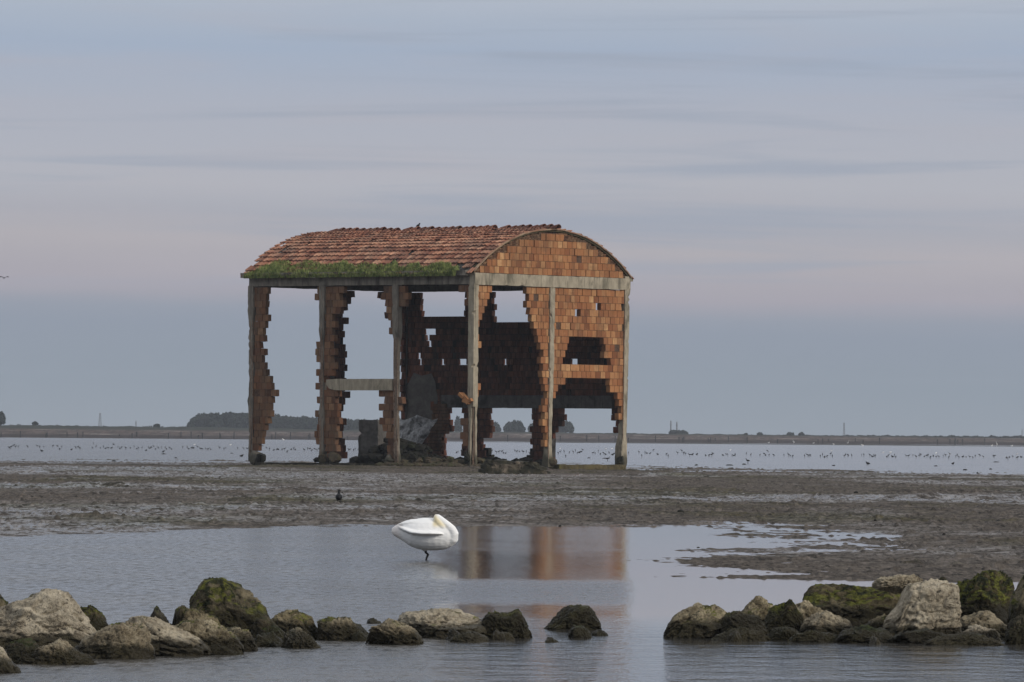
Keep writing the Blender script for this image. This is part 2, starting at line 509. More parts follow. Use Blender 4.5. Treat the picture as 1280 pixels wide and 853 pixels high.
def rock_mat(name, pale, dark, moss, moss_amt, tz=0.0):
    m, n = mat(name)
    g = n.noise(n.pos, 5.0, 8, 0.68, 0.3)
    fine = n.noise(n.pos, 38.0, 6, 0.75)
    pits = n.noise(n.pos, 16.0, 4, 0.6, 0.2)
    col = n.mix(n.mapr(g, 0.38, 0.62), pale, dark)
    col = n.mix(n.mapr(fine, 0.5, 0.66, 0, 0.75), col, (0.06, 0.05, 0.04, 1))
    col = n.mix(n.mapr(pits, 0.61, 0.68, 0, 0.85), col, (0.03, 0.026, 0.02, 1))
    vo = n.node('ShaderNodeTexVoronoi', feature='DISTANCE_TO_EDGE')
    n.put(vo.inputs['Vector'], n.mix(0.12, n.pos, n.noise(n.pos, 6.0, 5, 0.6, 0, True), 'ADD'))
    vo.inputs['Scale'].default_value = 4.5
    crack = n.mapr(vo.outputs['Distance'], 0.0, 0.035, 1.0, 0.0, True)
    col = n.mix(n.math('MULTIPLY', crack, n.mapr(g, 0.48, 0.64, 0, 0.5)), col, (0.03, 0.025, 0.018, 1))
    oi = n.node('ShaderNodeObjectInfo')
    hs = n.node('ShaderNodeHueSaturation')
    n.put(hs.inputs['Value'], n.mapr(oi.outputs['Random'], 0, 1, 0.7, 1.2))
    n.put(hs.inputs['Saturation'], n.mapr(oi.outputs['Random'], 0, 1, 1.15, 0.85))
    n.put(hs.inputs['Color'], col)
    col = hs.outputs[0]
    sp = n.node('ShaderNodeSeparateXYZ')
    n.put(sp.inputs[0], n.geo.outputs['Normal'])
    mo = n.noise(n.vec(n.pos, (1, 1, 1), (3, 1, 2)), 3.2, 7, 0.68, 0.5)
    mf = n.math('ADD', n.math('MULTIPLY', sp.outputs[2], 0.16), mo)
    thr = 0.76 - 0.30 * moss_amt
    mm = n.mapr(mf, thr, thr + 0.09, 0, 0.95, True)
    mcol = n.mix(n.mapr(n.noise(n.pos, 9.0, 6, 0.75), 0.42, 0.56), moss, (0.010, 0.014, 0.005, 1))
    col = n.mix(mm, col, mcol)
    zp = n.node('ShaderNodeSeparateXYZ')
    n.put(zp.inputs[0], n.pos)
    zw = n.math('ADD', zp.outputs[2], n.math('MULTIPLY', n.math('SUBTRACT', g, 0.5), 0.22))
    tide = n.mapr(zw, 0.08 + tz, 0.13 + tz * 1.5, 1.0, 0.0, True)
    col = n.mix(n.math('MULTIPLY', tide, 0.92), col, n.mix(n.mapr(mo, 0.4, 0.6), (0.022, 0.019, 0.011, 1), (0.035, 0.03, 0.014, 1)))
    n.put(n.b.inputs['Base Color'], col)
    n.put(n.b.inputs['Roughness'], n.mapr(tide, 0, 1, 0.9, 0.45))
    n.b.inputs['Specular IOR Level'].default_value = 0.25
    hh = n.math('ADD', n.math('ADD', n.math('MULTIPLY', n.math('MULTIPLY', crack, n.mapr(g, 0.45, 0.6)), -0.25), n.math('MULTIPLY', fine, 0.6)), n.math('ADD', g, n.math('MULTIPLY', pits, -0.6)))
    n.put(n.b.inputs['Normal'], n.bump(hh, 1.0, 0.06))
    return m


MOSS = (0.15, 0.155, 0.028, 1)
M['rock_pale'] = rock_mat('pale_limestone', (0.60, 0.52, 0.38, 1), (0.29, 0.24, 0.165, 1), MOSS, 0.22)
M['rock_mixed'] = rock_mat('limestone_patchy_moss', (0.52, 0.44, 0.29, 1), (0.15, 0.12, 0.07, 1), MOSS, 0.52, 0.025)
M['rock_moss'] = rock_mat('mossy_rock', (0.24, 0.20, 0.12, 1), (0.030, 0.026, 0.016, 1), MOSS, 0.76, 0.08)
M['rock_dark'] = rock_mat('dark_wet_rock', (0.13, 0.11, 0.07, 1), (0.04, 0.034, 0.022, 1), (0.05, 0.062, 0.016, 1), 0.6)

# ------------------------------------------------------------------ water, mud, far shore
me = bpy.data.meshes.new('water')
ys = [25, 60, 120, 250, 500, 1000, 2000, 6000]
vv = []
for y in ys:
    for x in (-4000, -300, -40, 40, 300, 4000):
        vv.append((x, y, 0.0))
ff = [(r * 6 + c, r * 6 + c + 1, r * 6 + c + 7, r * 6 + c + 6) for r in range(len(ys) - 1) for c in range(5)]
me.from_pydata(vv, [], ff)
me.materials.append(M['water'])
o = bpy.data.objects.new('water', me)
C.objects.link(o)
tag(o, 'shallow grey lagoon water with faint ripples', 'water', kind='structure')


def lerp(x, pts):
    return np.interp(x, [p[0] for p in pts], [p[1] for p in pts])


def mud_height(X, Y):
    """height of the tidal flat above the water level (X, Y in metres)"""
    px = X / Y * F + 640
    # near shoreline of the flat as a distance from the camera
    ds = lerp(px, [(-2000, 92), (0, 99), (120, 102), (300, 111), (520, 114), (700, 114.5), (870, 117), (4000, 117)])
    ds = ds + 2.2 * noise2(X / 3.1, Y / 3.0, 3) + 1.0 * noise2(X / 0.9, Y / 0.8, 5)
    s1 = (Y - ds)
    # the spit that reaches nearer on the right
    xs = lerp(Y, [(66, 8000), (71.5, 1500), (73, 905), (77, 885), (82, 940), (88, 960), (95, 1000), (103, 985), (112, 930), (118, 860)])
    s2 = (px - xs) / 40.0 + 1.6 * noise2(X / 0.9, Y / 2.6, 7) + 1.2 * noise2(X / 2.6, Y / 4.0, 8)
    s2 = np.minimum(s2, (Y - 72.5) * 1.2)
    wet = (0.35 + 0.9 * np.exp(-((px - 1000) / 170.0) ** 2)) * np.clip((Y - 88) / 12, 0, 1) * np.clip((150 - Y) / 30, 0, 1) * np.clip((px - 760) / 120, 0, 1)
    s = np.maximum(s1, s2)
    b = 0.035 * np.tanh(s / 5.0) - wet * np.clip(s, 0, 1) * (0.006 + 0.034 * np.clip(noise2(X / 1.5, Y / 2.4, 9) + 0.25, 0, 1))
    # far edge
    de = lerp(px, [(-3000, 318), (0, 312), (300, 322), (560, 330), (700, 316), (800, 292), (1280, 258), (4000, 230)])
    de = de + 9 * noise2(X / 9.0, Y / 14.0, 11)
    b = np.where(Y > de, b - 0.0011 * (Y - de) + 0.02 * noise2(X / 5.0, Y / 5.0, 12) * np.clip((Y - de) / 10, 0, 1), b)
    # low rise the ruin stands on
    m_ = np.exp(-((X + 6.0) / 7.5) ** 4) * np.exp(-((Y - 305) / 16.0) ** 4)
    b = b + 0.11 * m_
    a1 = noise2(X / 2.7, Y / 7.0, 21)
    a2 = noise2(X / 0.75, Y / 1.6, 22)
    a3 = noise2(X / 0.28, Y / 0.35, 23)
    a4 = noise2(X / 0.11, Y / 0.13, 24)
    a5 = noise2(X / 14.0, Y / 22.0, 25)
    inl = np.clip((s + 4) / 10.0, 0, 1)
    b = b + (0.016 * a1 + 0.014 * a2 + (0.018 * np.abs(a3) + 0.018 * a4) * np.clip(1.5 - Y / 210, 0.35, 1)) * (0.35 + 0.65 * inl) + 0.022 * a5 * inl - 0.010 * inl
    clod = np.clip(noise2(X / 0.17, Y / 0.45, 31) - 0.62, 0, 1) * 0.17
    b = b + clod * inl
    # scattered low humps of weed wrack
    hump = np.clip(noise2(X / 1.9, Y / 2.4, 41) * noise2(X / 6.0, Y / 9.0, 42) - 0.34, 0, 1) * 0.25
    b = b + hump * inl
    return np.clip(b, -0.3, 1)


ratio = 1.0017
nr = int(math.log(390 / 66.0) / math.log(ratio))
Yr = 66.0 * ratio ** np.arange(nr)
ang = np.concatenate([-np.geomspace(0.9, 0.088, 40)[:-1], np.linspace(-0.087, 0.087, 940), np.geomspace(0.088, 0.9, 40)[1:]])
XX = ang[None, :] * Yr[:, None]
YY = np.repeat(Yr[:, None], len(ang), 1)
ZZ = mud_height(XX, YY)
V = np.stack([XX, YY, ZZ], -1)
o = grid_mesh('mud_flat', V, nr, len(ang), M['mud'])
tag(o, 'wet brown tidal mud with shallow puddles', 'mud', kind='structure')


def mud_at(x, y):
    return float(mud_height(np.array([x]), np.array([y]))[0])


# far shore: a low dyke with a stony foot
def shore_h(X, Y):
    px = X / Y * F + 640
    d0 = lerp(px, [(-3000, 1560), (0, 1640), (640, 1830), (1000, 1960), (1280, 2060), (4000, 2300)])
    s = Y - d0
    top = lerp(px, [(-3000, 3.6), (0, 3.3), (300, 3.0), (640, 2.7), (1280, 2.35), (4000, 2.2)])
    h = np.where(s < 0, s * 0.02, 0)
    st = lambda a, b_: np.clip((s - a) / (b_ - a), 0, 1)
    h = h + 0.85 * st(0, 14) + 0.25 * st(14, 60) + 0.5 * st(60, 75) + (top - 1.6) * st(110, 150)
    h = h + (0.16 * noise2(X / 5.0, Y / 9.0, 51) + 0.12 * noise2(X / 1.3, Y / 4.0, 52)) * st(0, 10) + 0.25 * noise2(X / 22.0, Y / 30.0, 53) * st(60, 120)
    return h


angf = np.linspace(-0.2, 0.2, 1500)
offs = np.concatenate([np.linspace(-20, 160, 60), np.array([200, 400, 900, 2500, 3900])])
XX = np.zeros((len(offs), len(angf)))
YY = np.zeros_like(XX)
for j, a in enumerate(angf):
    px = a * F + 640
    d0 = float(lerp(px, [(-3000, 1560), (0, 1640), (640, 1830), (1000, 1960), (1280, 2060), (4000, 2300)]))
    YY[:, j] = d0 + offs
    XX[:, j] = a * (d0 + offs)
ZZ = shore_h(XX, YY)
o = grid_mesh('far_shore', np.stack([XX, YY, ZZ], -1), len(offs), len(angf), M['shore'])
tag(o, 'low brown dyke along the far side of the lagoon', 'far shore', kind='structure')
# thin mud bar in front of the dyke on the right
mbx = np.linspace(-0.03, 0.2, 700)
rows = np.linspace(0, 1, 9)
XX = np.zeros((9, 700))
YY = np.zeros_like(XX)
for j, a in enumerate(mbx):
    px = a * F + 640
    base = np.interp(px, [400, 900, 1280, 2200], [1560, 1590, 1640, 1800])
    YY[:, j] = base + rows * 40
    XX[:, j] = a * YY[:, j]
ZZ = 0.42 * np.sin(np.pi * rows)[:, None] * (0.75 + 0.3 * noise2(XX / 12, YY / 30, 61)) * np.clip((mbx[None, :] + 0.03) * 30, 0, 1) - 0.06
o = grid_mesh('mud_bar', np.stack([XX, YY, ZZ], -1), 9, 700, simple_noise_mat('dark_mud', (0.05, 0.045, 0.04, 1), (0.03, 0.027, 0.025, 1), 0.3))
tag(o, 'thin dark mud bar before the far dyke', 'mud bar', kind='structure')

# ------------------------------------------------------------------ the ruin
A = math.radians(50)
dG = Vector((math.cos(A), math.sin(A), 0))        # along the gable wall, away from the near corner
dL = Vector((-math.sin(A), math.cos(A), 0))       # along the long side, away from the near corner
UP = Vector((0, 0, 1))
C0 = at(590.6, 584, 300.0)
C0.z = 0


def uz(P0, d, px, py):
    """metres along a wall and height above the water of a photographed point of that wall"""
    h, v = hv(px, py)
    k = h / F
    u = (k * P0.y - P0.x) / (d.x - k * d.y)
    P = P0 + d * u
    return u, EYE - v * P.y / F


LG = uz(C0, dG, 787.0, 470)[0]
LL = uz(C0, dL, 309.6, 470)[0]
CL = C0 + dL * LL
CR = C0 + dG * LG
CB = C0 + dG * LG + dL * LL
Z_BT = uz(C0, dG, 600, 341.3)[1]     # top of gable beam
Z_BB = uz(C0, dG, 600, 356)[1]       # its underside
print('RUIN', round(LG, 2), round(LL, 2), 'beam', round(Z_BB, 2), round(Z_BT, 2), 'CB px', proj(CB + UP * 4), 'CR', proj(CR + UP * 4), 'CL', proj(CL + UP * 4))

ruin = bpy.data.objects.new('ruined_building', None)
C.objects.link(ruin)
tag(ruin, 'roofed ruin of brick and concrete with gaping walls standing on the mud', 'ruin')
ruin.location = (C0.x, C0.y, 0)
RL = Vector((C0.x, C0.y, 0))
ruin_inv = Matrix.Translation(-RL)


def rpart(mb, name, mats, parent=None, smooth=False):
    mb.v = [(p[0] - RL.x, p[1] - RL.y, p[2]) for p in mb.v]
    return mb.build(name, mats, parent or ruin, smooth)


def inpoly(x, y, poly):
    c = False
    j = len(poly) - 1
    for i in range(len(poly)):
        xi, yi = poly[i]
        xj, yj = poly[j]
        if (yi > y) != (yj > y) and x < (xj - xi) * (y - yi) / (yj - yi) + xi:
            c = not c
        j = i
    return c


BW, BH, TH = 0.357, 0.329, 0.26


def brick_wall(name, P0, d, nrm, u0, u1, z0, z1, keep, mats, inset=0.06, tone=(0, 1), parent=None, jit=0.012):
    """hollow clay blocks laid in courses; keep(px, py, u, z) says which ones still stand"""
    mb = MB()
    k = 0
    z = z1 - BH
    rnd = random.Random(sum(map(ord, name)) + int(u0 * 10))
    cells = {}
    while z > z0 - BH:
        off = (k % 2) * BW * 0.5 + rnd.uniform(-0.04, 0.04)
        u = u0 - off
        i = 0
        while u < u1 - 0.02:
            a, b = max(u, u0), min(u + BW, u1)
            if b - a > 0.07:
                zc = z + BH / 2
                uc = (a + b) / 2
                P = P0 + d * uc + UP * zc
                x, y = proj(P)
                if keep(x, y, uc, zc) and zc > z0:
                    cells[(k, i)] = (a, b, z)
            u += BW
            i += 1
        z -= BH
        k += 1
    comps, seen = [], {}
    ks = sorted(cells)
    for c in ks:
        if c in seen:
            continue
        stack, comp = [c], []
        seen[c] = 1
        while stack:
            q = stack.pop()
            comp.append(q)
            a, b, z = cells[q]
            for dk in (-1, 0, 1):
                for i2 in range(q[1] - 2, q[1] + 3):
                    q2 = (q[0] + dk, i2)
                    if q2 in cells and q2 not in seen and cells[q2][0] < b + 0.03 and cells[q2][1] > a - 0.03:
                        seen[q2] = 1
                        stack.append(q2)
        comps.append(comp)
    out = None
    for comp in comps:
        if len(comp) < 2:
            continue
        out = brick_piece(name, P0, d, nrm, {c: cells[c] for c in sorted(comp)}, z0, mats, inset, tone, parent, jit, rnd)
    return out


def brick_piece(name, P0, d, nrm, cells, z0, mats, inset, tone, parent, jit, rnd):
    mb = MB()
    for (k, i), (a, b, z) in cells.items():
        g = 0.013
        zb, zt = z + g, z + BH - g * 0.6
        if zb < z0:
            continue
        dj = rnd.uniform(-jit, jit) + (rnd.random() < 0.05) * rnd.uniform(-0.05, 0.03)
        o_ = P0 + d * (a + g) - nrm * (inset + dj) + UP * zb
        t = rnd.random()
        t = tone[0] + (tone[1] - tone[0]) * (0.5 + (t - 0.5) * (0.95 if rnd.random() < 0.25 else 0.45))
        if rnd.random() < 0.012 and jit > 0.005:
            o_ = o_ - nrm * 0.09
            t = 0.0
        tl = rnd.uniform(-0.008, 0.008)
        lf = not any((k, i - q) in cells and abs(cells[(k, i - q)][1] - a) < 0.05 for q in (1,))
        rt = not any((k, i + q) in cells and abs(cells[(k, i + q)][0] - b) < 0.05 for q in (1,))
        wd0 = b - a - 2 * g
        l0 = l1 = r0 = r1 = 0.0
        if (lf != rt) and jit > 0.005 and rnd.random() < 0.5 and 0.3 < (a + b) / 2:
            c0 = rnd.uniform(0, 0.5) * wd0
            c1 = min(max(c0 + rnd.uniform(-0.25, 0.25) * wd0, 0), 0.7 * wd0)
            if lf:
                l0, l1 = c0, c1
            else:
                r0, r1 = c0, c1
        hz_, dn = UP * (zt - zb), -nrm * (TH - 0.02)
        q_ = [o_ + d * l0, o_ + d * (wd0 - r0) + UP * tl, o_ + d * (wd0 - r0 * 0.7) + dn + UP * tl, o_ + d * l0 * 0.7 + dn,
              o_ + d * l1 + hz_, o_ + d * (wd0 - r1) + hz_ + UP * tl, o_ + d * (wd0 - r1 * 0.7) + hz_ + dn + UP * tl, o_ + d * l1 * 0.7 + hz_ + dn]
        mb.add(q_, [(0, 3, 2, 1), (4, 5, 6, 7), (0, 1, 5, 4), (1, 2, 6, 5), (2, 3, 7, 6), (3, 0, 4, 7)], 0, t)
        ml, mr = max(l0, l1) + (0.04 if lf else 0), max(r0, r1) + (0.04 if rt else 0)
        if wd0 - ml - mr > 0.05:
            mb.box(P0 + d * (a + ml) - nrm * (inset + 0.024) + UP * z, d * (b - a - ml - mr), -nrm * (TH - 0.07), UP * BH, 1, 0.5)
    return rpart(mb, name, mats, parent)


def rough_bar(mb, P, Q, wv, hv_, mi=0, seg=26, amp=0.02, seed=0, prof=None, chip=0.0):
    """a weathered concrete bar from P to Q; wv/hv_ are the two half-size vectors of its section"""
    P, Q, wv, hv_ = map(Vector, (P, Q, wv, hv_))
    L = (Q - P).length
    seg = max(2, int(seg))
    base = [(-1, -1), (-0.34, -1), (0.34, -1), (1, -1), (1, -0.34), (1, 0.34), (1, 1), (0.34, 1), (-0.34, 1), (-1, 1), (-1, 0.34), (-1, -0.34)]
    n_ = len(base)
    vs = []
    for i in range(seg + 1):
        t = i / seg
        c = P.lerp(Q, t)
        k = prof(t) if prof else (1, 1, 0, 0)
        for j, (a, b) in enumerate(base):
            corner = abs(a) == 1 and abs(b) == 1
            q = c + wv * (a * k[0] + k[2]) + hv_ * (b * k[1] + k[3])
            nz = vnoise([q.x * 2.3 + seed], [q.y * 2.3], [q.z * 2.3], seed)[0]
            nz2 = vnoise([q.x * 9 + seed], [q.y * 9], [q.z * 9], seed + 3)[0]
            dd = (wv * a + hv_ * b)
            dd.normalize()
            am = amp * (nz + 0.6 * nz2)
            if corner and chip:
                am -= max(0, nz2 * nz - 0.15) * chip
            vs.append(q + dd * am)
    fs = []
    for i in range(seg):
        for j in range(n_):
            a, b = i * n_ + j, i * n_ + (j + 1) % n_
            fs.append((a, b, b + n_, a + n_))
    fs.append(tuple(range(n_ - 1, -1, -1)))
    fs.append(tuple(seg * n_ + j for j in range(n_)))
    mb.add(vs, fs, mi)


nG = Vector((math.sin(A), -math.cos(A), 0))       # outward normal of the gable wall
nL = Vector((-math.cos(A), -math.sin(A), 0))      # outward normal of the long side
CS = 0.17                                          # half size of a column


def column(px_top, px_bot, P0, d, z0, z1, m_, prof=None, seed=1, rebars=False, off=None, size=CS):
    ut = uz(P0, d, px_top, 360)[0]
    ub = uz(P0, d, px_bot, 575)[0]
    n_ = nG if d is dG else nL
    off = n_ * -size if off is None else off
    P = P0 + d * ub + off + UP * z0
    Q = P0 + d * ut + off + UP * z1
    mb = MB()
    rough_bar(mb, P, Q, d * size, n_ * size, 0, 70, 0.02, seed, prof, 0.35)
    c = rpart(mb, 'column', m_)
    if rebars:
        for s, t in rebars:
            rb = MB()
            pts = []
            for i in range(13):
                q = P.lerp(Q, i / 12 * 0.97 + 0.0)
                pts.append(q + d * size * s + n_ * size * t + Vector((R(-1, 1), R(-1, 1), 0)) * 0.018)
            rb.tube(pts, 0.018, 5)
            rpart(rb, 'rebar', M['rebar'], c)
    return c


def prof_eroded(pts):
    """section scale and shift along a column: (t, width, depth, shift, shift)"""
    def f(t):
        return tuple(np.interp(t, [p[0] for p in pts], [p[k] for p in pts]) for k in (1, 2, 3, 4))
    return f


# columns of the long side (photograph positions at the top and at the foot)
ZT = Z_BB + 0.05
column(313.2, 312.8, C0, dL, 0.25, ZT, M['concrete_grey'], prof_eroded([(0, 0.75, 0.8, 0.1, 0), (0.12, 0.55, 0.7, 0.35, 0), (0.3, 0.8, 0.9, 0.0, 0), (0.34, 1.1, 1, 0.1, 0), (0.38, 0.7, 0.8, 0.1, 0), (0.7, 0.75, 0.9, 0.1, 0), (0.78, 0.55, 0.9, 0.1, 0), (0.86, 1.1, 1, 0.0, 0), (1, 0.9, 1, 0, 0)]), 3, [(-0.55, 0.8), (0.1, 0.9)])
column(402.0, 401.0, C0, dL, 0.1, ZT, M['concrete_grey'], prof_eroded([(0, 0.8, 0.9, 0, 0), (0.2, 0.6, 0.8, 0.0, 0), (0.28, 0.95, 1, 0.0, 0), (0.35, 0.55, 0.8, 0, 0), (0.52, 0.5, 0.6, 0.1, 0), (0.68, 0.6, 0.7, 0, 0), (0.75, 1.0, 1, 0, 0), (0.8, 0.85, 1, 0, 0), (1, 1.05, 1, 0, 0)]), 5, [(-0.3, 0.75), (0.55, 0.8), (0.0, 0.95)])
column(493.5, 494.0, C0, dL, 0.1, ZT, M['concrete_grey'], prof_eroded([(0, 0.85, 0.8, 0, 0), (0.1, 0.5, 0.6, 0.2, 0), (0.45, 0.5, 0.6, 0.1, 0), (0.68, 0.6, 0.7, 0, 0), (0.73, 1.0, 1, 0, 0), (1, 1.0, 1, 0, 0)]), 7, [(-0.75, 0.7), (-0.25, 0.85), (0.35, 0.8), (0.8, 0.5)])
# near corner column, shared by both walls
cmb = MB()
rough_bar(cmb, C0 + dG * CS + dL * CS + UP * 2.95, C0 + dG * CS + dL * CS + UP * (Z_BB + 0.04), dG * CS, dL * CS, 0, 60, 0.018, 9, None, 0.3)
rough_bar(cmb, C0 + dG * (CS - 0.1) + dL * (CS + .07) + UP * 0.05, C0 + dG * (CS * 0.6) + dL * CS * 1.3 + UP * 3.0, dG * CS * .42, dL * CS * .5, 0, 26, 0.03, 10,
          prof_eroded([(0, 0.7, 0.8, 0, 0), (0.5, 0.6, 0.7, 0, 0), (0.9, 1.0, 1, 0, 0), (1, 1.5, 1.3, 0, 0)]), 0.2)
rough_bar(cmb, C0 + dG * (CS + 0.16) + dL * CS * 0.6 + UP * 0.05, C0 + dG * (CS * 1.5) + dL * CS * 0.7 + UP * 3.0, dG * CS * .4, dL * CS * .5, 0, 26, 0.03, 11,
          prof_eroded([(0, 1.2, 0.8, 0, 0), (0.5, 0.6, 0.7, 0, 0), (0.9, 1.0, 1, 0, 0), (1, 1.3, 1.3, 0, 0)]), 0.2)
ccol = rpart(cmb, 'column', M['concrete'])
for s in (-0.2, 0.25, 0.6):
    rb = MB()
    rb.tube([C0 + dG * (CS + s * CS) + dL * 0.1 + UP * (0.1 + 2.9 * i / 8) + Vector((R(-1, 1), R(-1, 1), 0)) * 0.02 for i in range(9)], 0.017, 5)
    rpart(rb, 'rebar', M['rebar'], ccol)
# gable columns
column(691.2, 687.8, C0, dG, 0.12, ZT, M['concrete'], prof_eroded([(0, 1.2, 1.2, 0, 0), (0.08, 0.8, 0.9, 0, 0), (0.16, 0.7, 0.8, 0, 0), (0.4, 0.9, 0.9, 0, 0), (0.6, 1.0, 1, 0.05, 0), (1, 1.05, 1, 0, 0)]), 13, [(-0.8, 0.9), (-0.6, 0.2)])
column(784.6, 780.4, C0, dG, -0.1, ZT, M['concrete'], prof_eroded([(0, 1.3, 1.2, -0.3, 0), (0.14, 1.25, 1.2, -0.4, 0), (0.2, 0.8, 0.9, 0.05, 0), (0.45, 0.85, 1, 0.1, 0), (0.8, 1.0, 1, 0, 0), (1, 1.1, 1, 0, 0)]), 17, [(-0.9, 0.95)])
# rear wall columns and the far side's middle column
for uu, sd_ in ((LG * 0.5, 21), ):
    mb = MB()
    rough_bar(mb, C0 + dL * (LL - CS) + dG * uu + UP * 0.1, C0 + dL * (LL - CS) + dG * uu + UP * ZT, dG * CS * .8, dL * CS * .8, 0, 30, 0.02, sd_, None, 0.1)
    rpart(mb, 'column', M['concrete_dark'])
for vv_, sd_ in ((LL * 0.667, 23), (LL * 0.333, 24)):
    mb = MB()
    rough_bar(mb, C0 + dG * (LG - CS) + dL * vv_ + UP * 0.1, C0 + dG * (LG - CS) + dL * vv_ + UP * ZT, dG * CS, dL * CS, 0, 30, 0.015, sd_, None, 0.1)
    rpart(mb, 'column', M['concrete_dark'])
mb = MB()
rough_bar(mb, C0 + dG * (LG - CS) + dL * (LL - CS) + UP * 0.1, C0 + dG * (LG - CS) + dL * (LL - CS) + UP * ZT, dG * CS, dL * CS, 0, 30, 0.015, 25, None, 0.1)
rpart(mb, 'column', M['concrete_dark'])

# ring beam
HB = (Z_BT - Z_BB) / 2
zb = (Z_BT + Z_BB) / 2
mb = MB()
rough_bar(mb, C0 + dG * 0.02 + dL * 0.14 + UP * zb, CR - dG * 0.02 + dL * 0.14 + UP * zb, dL * 0.17, UP * HB, 0, 60, 0.012, 31, None, 0.1)
rpart(mb, 'gable_beam', M['concrete'])
ZLB = Z_BB + 0.02
mb = MB()
rough_bar(mb, C0 + dG * 0.17 + dL * 0.34 + UP * (ZLB + 0.19), CL + dG * 0.17 - dL * 0.02 + UP * (ZLB + 0.19), dG * 0.15, UP * 0.19, 0, 90, 0.012, 33, None, 0.1)
rpart(mb, 'long_beam', M['concrete_grey'])
Z_EV = ZLB + 0.40
mb = MB()
rough_bar(mb, C0 + dG * 0.08 + dL * 0.32 + UP * (Z_EV + 0.12), CL + dG * 0.08 + dL * 0.3 + UP * (Z_EV + 0.12), dG * 0.34, UP * 0.12, 0, 90, 0.02, 35, None, 0.3)
rpart(mb, 'eave_ledge', M['concrete_grey'])
mb = MB()
rough_bar(mb, CR - dG * 0.08 + dL * 0.02 + UP * (Z_EV + 0.12), CB - dG * 0.08 + dL * 0.1 + UP * (Z_EV + 0.12), dG * 0.30, UP * 0.12, 0, 60, 0.02, 36, None, 0.3)
rpart(mb, 'eave_ledge', M['concrete'])
mb = MB()
rough_bar(mb, CR - dG * 0.17 + dL * 0.34 + UP * (ZLB + 0.19), CB - dG * 0.17 - dL * 0.02 + UP * (ZLB + 0.19), dG * 0.15, UP * 0.19, 0, 60, 0.012, 37)
rpart(mb, 'rear_beam', M['concrete_dark'])
mb = MB()
rough_bar(mb, CL + dG * 0.34 - dL * 0.17 + UP * zb, CB - dG * 0.34 - dL * 0.17 + UP * zb, dL * 0.15, UP * HB, 0, 60, 0.012, 38)
rpart(mb, 'rear_gable_beam', M['concrete_dark'])
# cross beam between the second and third columns of the long side
(ua, za), (ub, zb2) = uz(C0, dL, 407.5, 481), uz(C0, dL, 490, 481)
mb = MB()
rough_bar(mb, C0 + dL * ua + dG * 0.12 + UP * 2.55 * 0 + dL * 0 + UP * za, C0 + dL * ub + dG * 0.12 + UP * zb2, dG * 0.15, UP * 0.27, 0, 40, 0.012, 39,
          prof_eroded([(0, 0.7, 0.45, 0, 0.4), (0.06, 1, 0.85, 0, 0.1), (0.14, 1, 1, 0, 0), (1, 1, 1, 0, 0)]), 0.1)
rpart(mb, 'tie_beam', M['concrete'])
# beam of the rear wall above the lower openings
(ua, za), (ub, zb2) = uz(CR, dL, 772, 503), uz(CR, dL, 558, 503)
mb = MB()
rough_bar(mb, CR + dL * ua - dG * 0.2 + UP * za, CR + dL * ub - dG * 0.2 + UP * za, dG * 0.22, UP * 0.31, 0, 60, 0.012, 40)
rpart(mb, 'rear_tie_beam', M['concrete_dark'])

# ---- brick infill
ZP = Z_BB - 0.02


def rowed(rows, side, edge):
    """the broken edge of a panel given course by course: rows of (y0, y1, x)"""
    def f(x, y):
        for y0, y1, xe in rows:
            if y0 <= y < y1:
                return (x < xe) if side == 'L' else (x > xe)
        return False
    return f


uL1 = 2 * CS
uM = uz(C0, dG, 690.0, 450)[0]
uR = LG - 2 * CS
kA = rowed([(340, 369, 616), (369, 378, 612.5), (378, 387.5, 610), (387.5, 396.5, 606), (396.5, 406, 603.5), (406, 414.5, 600.5), (414.5, 423.5, 599),
            (423.5, 432.5, 600.5), (432.5, 441.5, 598), (441.5, 450.5, 600), (450.5, 460.5, 602.5), (460.5, 469, 599), (469, 478, 597.5),
            (478, 487.5, 600), (487.5, 497.5, 602.5), (497.5, 506.5, 599.5)], 'L', 0)
brick_wall('brick_panel', C0, dG, nG, uL1 - 0.02, uM - 0.3, 0.1, ZP, lambda x, y, u, z: kA(x, y), [M['brick'], M['mortar']])
kB = rowed([(340, 372, 660), (372, 381, 662.5), (381, 390, 664), (390, 399, 667.5), (399, 408, 670.5), (408, 418, 672.5), (418, 427, 675.5), (427, 436, 677.5),
            (436, 445, 680), (445, 454, 678.5), (454, 472, 680), (472, 498, 682), (498, 509, 679.5), (509, 518, 682), (518, 538, 681), (538, 560, 684)], 'R', 0)
brick_wall('brick_panel', C0, dG, nG, uL1 + 0.01, uM - 0.16, 0.1, ZP, lambda x, y, u, z: kB(x, y), [M['brick'], M['mortar']])
HOLE1 = [(714, 421), (753, 421), (753, 429), (757, 429), (757, 446), (761, 446), (761, 457), (705, 457), (705, 446), (708, 446), (708, 438), (711, 438), (711, 429), (714, 429)]


def keepC(x, y, u, z):
    if y < 475:
        if inpoly(x, y, HOLE1):
            return False
        if 383 < y < 393 and (721.5 < x < 726 or 748.5 < x < 752.5):
            return False
        return True
    for y0, y1, xl, xr in ((475, 484, 707, 760), (484, 493, 697.5, 763), (493, 502, 694.5, 770), (502, 511, 600, 773.5), (511, 521, 600, 775.5)):
        if y0 <= y < y1:
            return x < xl or x > xr
    return False


brick_wall('brick_panel', C0, dG, nG, uM + 0.17, uR, 0.1, ZP, keepC, [M['brick'], M['mortar']])

